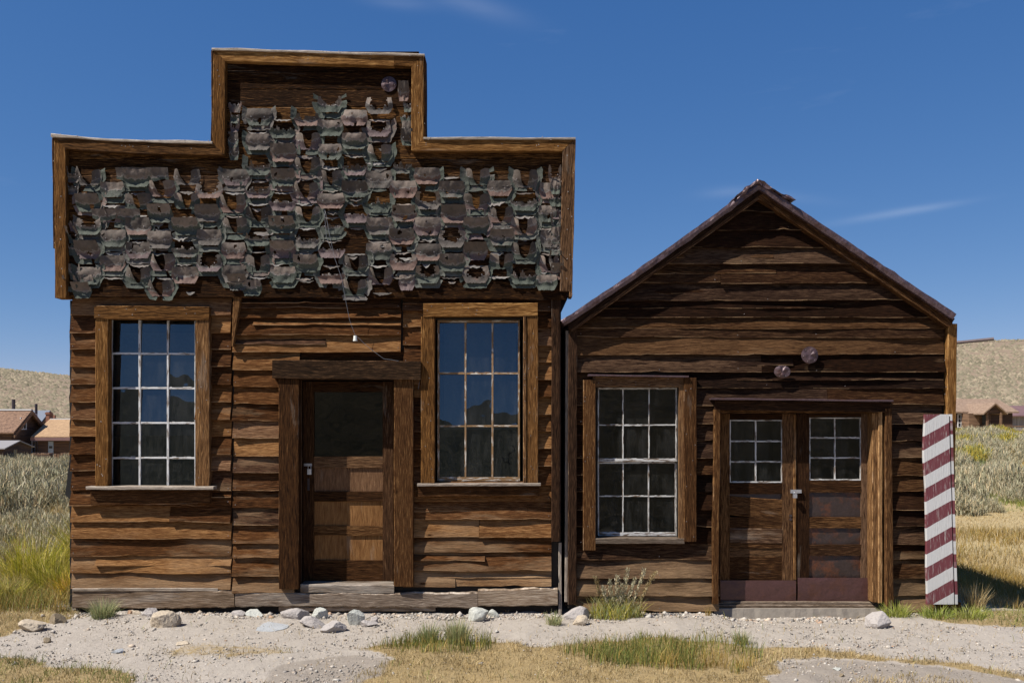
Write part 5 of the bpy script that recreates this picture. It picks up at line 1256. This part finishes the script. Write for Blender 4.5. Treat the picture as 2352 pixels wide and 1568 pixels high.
def bush(kind, k, x, y, s, label, group, cat='bush', ry=0.):
    key = (kind, k)
    if key not in PROTO:
        V_, F_, C_ = bush_mesh(kind, 300 + 17 * k + (9 if kind == 'rabbitbrush' else 0), kind == 'rabbitbrush'); o = np_mesh(kind, V_, F_, M['leaf'], C_); PROTO[key] = o
    else: o = PROTO[key].copy(); COL.objects.link(o)
    o.location = (x, y, gz(x, y) - .03); o.rotation_euler = (0, 0, R.uniform(0, 6.28)); o.scale = (s * R.uniform(.9, 1.25), s * R.uniform(.9, 1.25), s)
    return tag(o, label, cat, group)
rb = random.Random(3)
def bush_field(n, X0, X1, r0, r1, lab, grp, avoid=None):
    for i in range(n):
        r = r0 * (r1 / r0) ** rb.random(); X = rb.uniform(X0, X1); d = r; x = (X - 1176) / FPX * d; y = d - CAMD
        if abs(x) < 4.9 and y < 8: continue
        bush('sagebrush', rb.randrange(4), x, y, rb.uniform(.5, 1.4), lab, grp)
bush_field(78, -60, 240, 17, 58, 'grey-green sagebrush in the mass of brush below the shingled houses', 'sagebrush below the shingled houses')
for i in range(16):
    d = rb.uniform(11.5, 17); X = rb.uniform(-60, 150); x = (X - 1176) / FPX * d; bush('sagebrush', rb.randrange(4), x, d - CAMD, rb.uniform(.3, .65), 'small low sagebrush in the dry grass nearer than the brush mass', 'small sagebrush in the dry grass')
bush_field(84, 2140, 2430, 20, 60, 'grey-green sagebrush in the mass of brush around the yellow flowers', 'sagebrush around the yellow flowers')
for i in range(17):
    d = rb.uniform(30, 56); X = rb.choice([rb.uniform(2195, 2260), rb.uniform(2230, 2360)]); x = (X - 1176) / FPX * d
    bush('rabbitbrush', rb.randrange(3), x, d - CAMD, rb.uniform(1.0, 1.4), 'rabbitbrush with bright yellow flowers before the porch house', 'yellow rabbitbrush before the porch house')

# scrub on the hills, one far mass
g = np.random.default_rng(77); n0 = 36000
az = np.radians(np.where(g.random(n0) < .5, g.uniform(-33, -22, n0), g.uniform(22, 33, n0))); r = np.exp(g.uniform(math.log(95), math.log(440), n0))
x = r * np.sin(az); y = r * np.cos(az) - CAMD; k = .6 * fbm(x, y, .03) + .5 * fbm(x + 50, y, .011) + .2 * g.normal(size=n0) > .50; x, y, r = x[k], y[k], r[k]; n = len(x)
s = g.uniform(.22, .6, n) * (.8 + r / 420); D = np.array([[1, 0, 0], [0, 1, 0], [-1, 0, 0], [0, -1, 0], [0, 0, .8]]); DF = np.array([[0, 1, 4], [1, 2, 4], [2, 3, 4], [3, 0, 4]])
Vs = (D[None] * s[:, None, None] * g.uniform(.7, 1.3, (n, 5, 1)) + np.stack([x, y, ground_z(x, y) - .1], -1)[:, None]).reshape(-1, 3); Fs = (DF[None] + (np.arange(n) * 5)[:, None, None]).reshape(-1, 3)
cs = pick(g, np.array([[.19, .16, .105], [.22, .185, .125], [.27, .22, .15], [.16, .14, .09]]), n)
tag(np_mesh('hill_scrub', Vs, Fs, M['pebble'], np.repeat(cs, 5, 0), True), 'dark low scrub dotted over the dry hillsides', 'scrub', kind='stuff')

# ================================================================== far houses
def gable_house(root, x0, x1, y0, y1, zb, ze, zr, wall, roofm, along='x', over=.25, thick=.12):
    """box with a ridge along x or y"""
    mb = MB(); box(mb, x0, x1, y0, y1, zb, ze)
    if along == 'x':
        ym = (y0 + y1) / 2
        for xx, f in ((x0, 1), (x1, -1)):
            b = mb.add([(xx, y0, ze), (xx, y1, ze), (xx, ym, zr)]); mb.face((b, b + 1, b + 2) if f < 0 else (b + 2, b + 1, b), ((0, 0),) * 3)
        mb.build('wall', M[wall], root)
        r = MB(); k = (zr - ze) / (ym - y0)
        for sg in (-1, 1):
            ye = y0 - over if sg < 0 else y1 + over; zz = ze - over * k
            P_ = [(x0 - over, ye, zz), (x1 + over, ye, zz), (x1 + over, ym, zr), (x0 - over, ym, zr)]; b = r.add(P_ + [(p[0], p[1], p[2] + thick) for p in P_])
            for q in ((0, 1, 2, 3), (4, 7, 6, 5), (0, 4, 5, 1), (1, 5, 6, 2), (2, 6, 7, 3), (3, 7, 4, 0)): r.face([b + i for i in q], ((0, 0),) * 4)
    else:
        xm = (x0 + x1) / 2
        for yy in (y0, y1):
            b = mb.add([(x0, yy, ze), (x1, yy, ze), (xm, yy, zr)]); mb.face((b, b + 1, b + 2), ((0, 0),) * 3)
        mb.build('wall', M[wall], root)
        r = MB(); k = (zr - ze) / (xm - x0)
        for sg in (-1, 1):
            xe = x0 - over if sg < 0 else x1 + over; zz = ze - over * k
            P_ = [(xe, y0 - over, zz), (xm, y0 - over, zr), (xm, y1 + over, zr), (xe, y1 + over, zz)]; b = r.add(P_ + [(p[0], p[1], p[2] + thick) for p in P_])
            for q in ((0, 1, 2, 3), (4, 7, 6, 5), (0, 4, 5, 1), (1, 5, 6, 2), (2, 6, 7, 3), (3, 7, 4, 0)): r.face([b + i for i in q], ((0, 0),) * 4)
    return r.build('roof', M[roofm], root)
def part(parent, name, mat, *boxes):
    mb = MB()
    for q in boxes: box(mb, *q)
    return mb.build(name, M[mat], parent)
def at(X, Y, d): return ((X - 1176) / FPX * d, d - CAMD, ZC + (960 - Y) / FPX * d)
def far_window(parent, X0, X1, Y0, Y1, d, white='far_white', bars=(2, 3), face=-1):
    """window on a wall facing us at distance d: glass, frame"""
    x0, y, z1 = at(X0, Y0, d); x1, _, z0 = at(X1, Y1, d); t = .06
    w = part(parent, 'window', 'far_glass', (x0, x1, y - .03, y + .02, z0, z1))
    fr_ = [(x0 - t, x0, y - .07, y, z0 - t, z1 + t), (x1, x1 + t, y - .07, y, z0 - t, z1 + t), (x0, x1, y - .072, y, z1, z1 + t), (x0, x1, y - .08, y, z0 - t, z0)]
    for i in range(1, bars[0]): xx = x0 + (x1 - x0) * i / bars[0]; fr_.append((xx - .02, xx + .02, y - .06, y - .031, z0, z1))
    for i in range(1, bars[1]): zz = z0 + (z1 - z0) * i / bars[1]; fr_.append((x0, x1, y - .062, y - .033, zz - .02, zz + .02))
    part(w, 'frame', white, *fr_)
# left: house with shake roof, its gable end turned to us
HA = thing('shingled_house', 'dark wooden house with a red-brown shake roof and a white upstairs window', 'house', (-42, 66, gz(-42, 66)))
xa = at(42, 990, 74)[0]; zbA = at(0, 1052, 73)[2]; zeA = at(0, 988, 73)[2]; zrA = at(57, 944, 75)[2]
rfA = gable_house(HA, xa - 9, xa, 64., 68.8, zbA, zeA, zrA, 'far_wall', 'shake_roof', over=.4)
part(rfA, 'ridge_board', 'far_white', (xa - 9.4, xa + .4, 66.2, 66.6, zrA + .06, zrA + .18))
p = at(25, 943, 75); mb = MB(); cyl(mb, (p[0], 66.4, zrA), (p[0], 66.4, zrA + 1.0), .14); mb.build('stovepipe', M['far_pipe_dark'], HA)
# gable end faces +x: window and barge boards
def side_window(parent, x, yc, w, z0, z1):
    wd = part(parent, 'window', 'far_glass', (x, x + .03, yc - w / 2, yc + w / 2, z0, z1)); t = .09
    part(wd, 'frame', 'far_white', (x, x + .07, yc - w / 2 - t, yc - w / 2, z0, z1), (x, x + .07, yc + w / 2, yc + w / 2 + t, z0, z1), (x, x + .08, yc - w / 2 - t, yc + w / 2 + t, z1, z1 + t), (x, x + .08, yc - w / 2 - t, yc + w / 2 + t, z0 - t, z0), (x + .031, x + .05, yc - .03, yc + .03, z0, z1))
side_window(HA, xa, 65.7, .75, at(0, 984, 74)[2], at(0, 961, 74)[2])
side_window(HA, xa, 67.5, .8, at(0, 1048, 76)[2], at(0, 1014, 76)[2])
for s_ in (-1, 1):
    mb = MB(); y0_, y1_ = (64 - .35, 66.4) if s_ < 0 else (68.8 + .35, 66.4); z0_ = zeA - .35; b = mb.add([(xa + .38, y0_, z0_ - .25), (xa + .38, y0_, z0_), (xa + .38, y1_, zrA + .05), (xa + .38, y1_, zrA - .28)] + [(xa + .46, y0_, z0_ - .25), (xa + .46, y0_, z0_), (xa + .46, y1_, zrA + .05), (xa + .46, y1_, zrA - .28)])
    for q in ((0, 1, 2, 3), (7, 6, 5, 4), (0, 4, 5, 1), (1, 5, 6, 2), (2, 6, 7, 3), (3, 7, 4, 0)): mb.face([b + i for i in q], ((0, 0),) * 4)
    mb.build('barge_board', M['far_brown'], HA)
HB = thing('metal_roofed_house', 'dark wooden house with a blue-grey metal roof and a tall silver pipe', 'house', (-44, 76, gz(-44, 76)))
xb = at(84, 1000, 83)[0]; zrB = at(88, 945, 84.5)[2]; zeB = at(110, 1000, 87)[2]; zbB = at(0, 1050, 82)[2]
gable_house(HB, xb - 8, xb, 72., 79., zbB, zeB, zrB, 'far_wall', 'far_blue', over=.5)
for s_ in (-1, 1):
    mb = MB(); y0_, y1_ = (72 - .45, 75.5) if s_ < 0 else (79 + .45, 75.5); z0_ = zeB - .4; b = mb.add([(xb + .45, y0_, z0_ - .3), (xb + .45, y0_, z0_), (xb + .45, y1_, zrB + .05), (xb + .45, y1_, zrB - .3)] + [(xb + .55, y0_, z0_ - .3), (xb + .55, y0_, z0_), (xb + .55, y1_, zrB + .05), (xb + .55, y1_, zrB - .3)])
    for q in ((0, 1, 2, 3), (7, 6, 5, 4), (0, 4, 5, 1), (1, 5, 6, 2), (2, 6, 7, 3), (3, 7, 4, 0)): mb.face([b + i for i in q], ((0, 0),) * 4)
    mb.build('barge_board', M['far_brown'], HB)
pp = at(83, 1014, 79.); pt = at(83, 950, 79.); p3 = at(83, 927, 79.); mb = MB(); cyl(mb, pp, pt, .13); pb = mb.build('stovepipe', M['far_pipe'], HB); mb = MB(); cyl(mb, pt, p3, .12); mb.build('pipe_top', M['far_pipe_dark'], pb)
HC = thing('tan_roofed_house', 'long low dark house with a tan shingle roof and a brick chimney', 'house', (-36, 66, gz(-36, 66)))
x0_, x1_ = at(106, 0, 76)[0], at(190, 0, 76)[0]; zeC = at(0, 1001, 74)[2]; zrC = at(0, 965, 77.5)[2]; zbC = at(0, 1052, 75)[2]
rC = gable_house(HC, x0_, x1_ + 4, 65.6, 71., zbC, zeC, zrC, 'far_wall', 'tan_roof', over=.35)
part(rC, 'ridge_board', 'far_white', (x0_ - .3, x1_ + 4, 68.2, 68.5, zrC + .05, zrC + .16)); part(HC, 'eave_board', 'far_red', (x0_ - .35, x1_ + 4, 65.15, 65.25, zeC - .38, zeC - .12))
c0 = at(110.5, 966, 78); c1 = at(118.5, 946, 78); mb = MB(); box(mb, c0[0], c1[0], 68.6, 69.1, zrC - .3, c1[2]); box(mb, c0[0] - .05, c1[0] + .05, 68.55, 69.15, c1[2] - .2, c1[2] - .06); mb.build('chimney', M['brick'], HC)
c0 = at(127, 962, 78); part(HC, 'chimney', 'brick', (c0[0], c0[0] + .16, 68.6, 68.8, zrC, at(127, 953, 78)[2]))
x0_, y_, z1_ = at(102, 1013, 74.6); x1_, _, z0_ = at(113.5, 1041, 74.6); dcr = part(HC, 'door', 'far_door', (x0_ + .35, x1_ + .35, y_ - .06, y_ + .2, z0_ - .4, z1_)); part(dcr, 'pane', 'far_glass', (x0_ + .42, x1_ + .28, y_ - .08, y_ - .061, z0_ + .42, z0_ + .62))
HD = thing('plank_shed', 'small grey plank shed with a pale tin roof at the left edge', 'shed', (-28, 44, gz(-28, 44)))
xs0 = at(26, 0, 53)[0]; ze_ = at(0, 1030, 52)[2]; zr_ = at(23, 1013, 54)[2]; zb_2 = at(0, 1085, 52)[2]
gable_house(HD, xs0 - 4, xs0, 43.2, 46.2, zb_2, ze_, zr_, 'far_wall', 'far_tin', over=.15, thick=.06)
part(HD, 'doorway', 'far_glass', (xs0, xs0 + .02, 44.2, 44.6, ze_ - 1., ze_ - .1))
part(HD, 'plank', 'far_brown', (xs0 - 1.15, xs0 - .75, 43.12, 43.19, zb_2, ze_ - .05))
PF = thing('picket_fence', 'low picket fence before the dark shingled house', 'fence', (-32, 52, gz(-32, 52)))
mb = MB()
for i in range(26):
    X = 41 + i * 1.35; p = at(X, 1051, 61); q = at(X, 1041 + R.uniform(-.4, .4), 61); box(mb, p[0] - .011 - .005, p[0] + .012, 52, 52.03, p[2] - .4, q[2])
mb.build('pickets', M['far_picket'], PF)
p = at(40, 1047, 61); q = at(77, 1044, 61); part(PF, 'rail', 'far_picket', (p[0], q[0], 52.031, 52.07, p[2], p[2] + .06))
LP = thing('lumber_pile', 'long dark stack of boards at the end of the picket fence', 'lumber', (-30, 52, gz(-30, 52)))
p = at(76, 1049, 61.5); q = at(122, 1041, 61.5); 
mb = MB()
for i in range(3): box(mb, p[0] + .1 * i, q[0] - .05 * i, 52.3, 53.1, p[2] - .5 + i * .22, p[2] - .5 + i * .22 + .2)
mb.build('boards', M['far_wall'], LP)
mb = MB()
for i in range(10): u = p[0] + (q[0] - p[0] - .2) * i / 10; box(mb, u + .02, u + .12, 52.35, 52.9, p[2] + .15, p[2] + .2 + R.uniform(0, .09))
mb.build('block', M['far_brown'], LP)
for i, X in enumerate((126, 133, 141, 148, 153, 158)):
    p = at(X, 1050, 60); q = at(X, 1039 + R.uniform(0, 4), 60); mb = MB(); box(mb, p[0] - .06, p[0] + R.uniform(.05, .14), p[1], p[1] + .12, p[2] - .3, q[2]); tag(mb.build('fence_post', M['far_brown'], None, loc=(p[0], p[1], p[2] - .3)), 'weathered fence post standing in the brush beside the tan-roofed house', 'post', 'posts beside the tan-roofed house')
# right: house with a porch gable
HE = thing('porch_house', 'brown wooden house with a gabled porch and a white sash window', 'house', (41, 66, gz(41, 66)))
dE = 74.; zbE = at(0, 1000, dE)[2]; zeE = at(0, 945, dE)[2]; zrE = at(0, 918.5, dE + 3)[2]; xe0 = at(2150, 0, dE)[0]; xe1 = at(2300, 0, dE + 2)[0]
gable_house(HE, xe0, xe1, 65.3, 71.3, zbE, zeE, zrE, 'far_wall', 'brown_roof', over=.35)
xp0, xp1 = at(2226, 0, dE - 1)[0], at(2287, 0, dE - 1)[0]
x2, x3 = at(2253, 0, dE - 1.5)[0], at(2288, 0, dE - 1.5)[0]
part(HE, 'porch_wall', 'far_brown', (at(2226, 0, dE - 1)[0], at(2250, 0, dE - 1)[0], 64., 65.29, zbE, zeE - .15))
zp = at(2270, 928, 71.5)[2]; zq = at(0, 946, 71.5)[2]; xm = (x2 + x3) / 2
r = MB()
for sg, xx in ((-1, x2 - .35), (1, x3 + .35)):
    P_ = [(xx, 62.4, zq - .2), (xm, 62.4, zp), (xm, 68.3, zp), (xx, 68.3, zq - .2)]; b = r.add(P_ + [(a[0], a[1], a[2] + .12) for a in P_])
    for q in ((0, 1, 2, 3), (4, 7, 6, 5), (0, 4, 5, 1), (1, 5, 6, 2), (2, 6, 7, 3), (3, 7, 4, 0)): r.face([b + i for i in q], ((0, 0),) * 4)
r.build('porch_roof', M['brown_roof'], HE)
mb = MB(); b = mb.add([(x2, 62.7, zq), (x3, 62.7, zq), (xm, 62.7, zp - .05)]); mb.face((b, b + 1, b + 2), ((0, 0),) * 3); box(mb, x2, x3, 62.71, 62.85, zq - .12, zq); mb.build('porch_gable', M['far_wall'], HE)
for xx in (x2, x3 - .14): part(HE, 'porch_post', 'far_brown', (xx, xx + .14, 62.6, 62.74, zbE, zq))
far_window(HE, 2200.5, 2213, 952, 980, dE + .28)
xd = at(2266, 0, dE)[0]; dE_ = part(HE, 'door', 'far_brown', (xd - .45, xd + .45, 65.2, 65.29, zbE, zbE + 1.9)); part(dE_, 'pane', 'far_glass', (xd - .28, xd + .28, 65.17, 65.199, zbE + .9, zbE + 1.7))
part(HE, 'porch_rail', 'far_brown', (x3 + .1, xe1 + .4, 62.7, 62.76, zbE + .75, zbE + .82), (x3 + .1, xe1 + .4, 62.7, 62.76, zbE + .4, zbE + .46), (xe1 + .3, xe1 + .42, 62.6, 62.72, zbE, zeE - .2))
HF = thing('red_roofed_barn', 'grey plank barn with a dull red metal roof behind the porch house', 'barn', (52, 76, gz(52, 76)))
x0_ = at(2285, 0, 86)[0]; zeF = at(0, 954, 84)[2]; zrF = at(0, 934, 88)[2]; zbF = at(0, 992, 84)[2]
gable_house(HF, x0_, x0_ + 14, 76., 83., zbF, zeF, zrF, 'far_grey', 'far_red', over=.4)
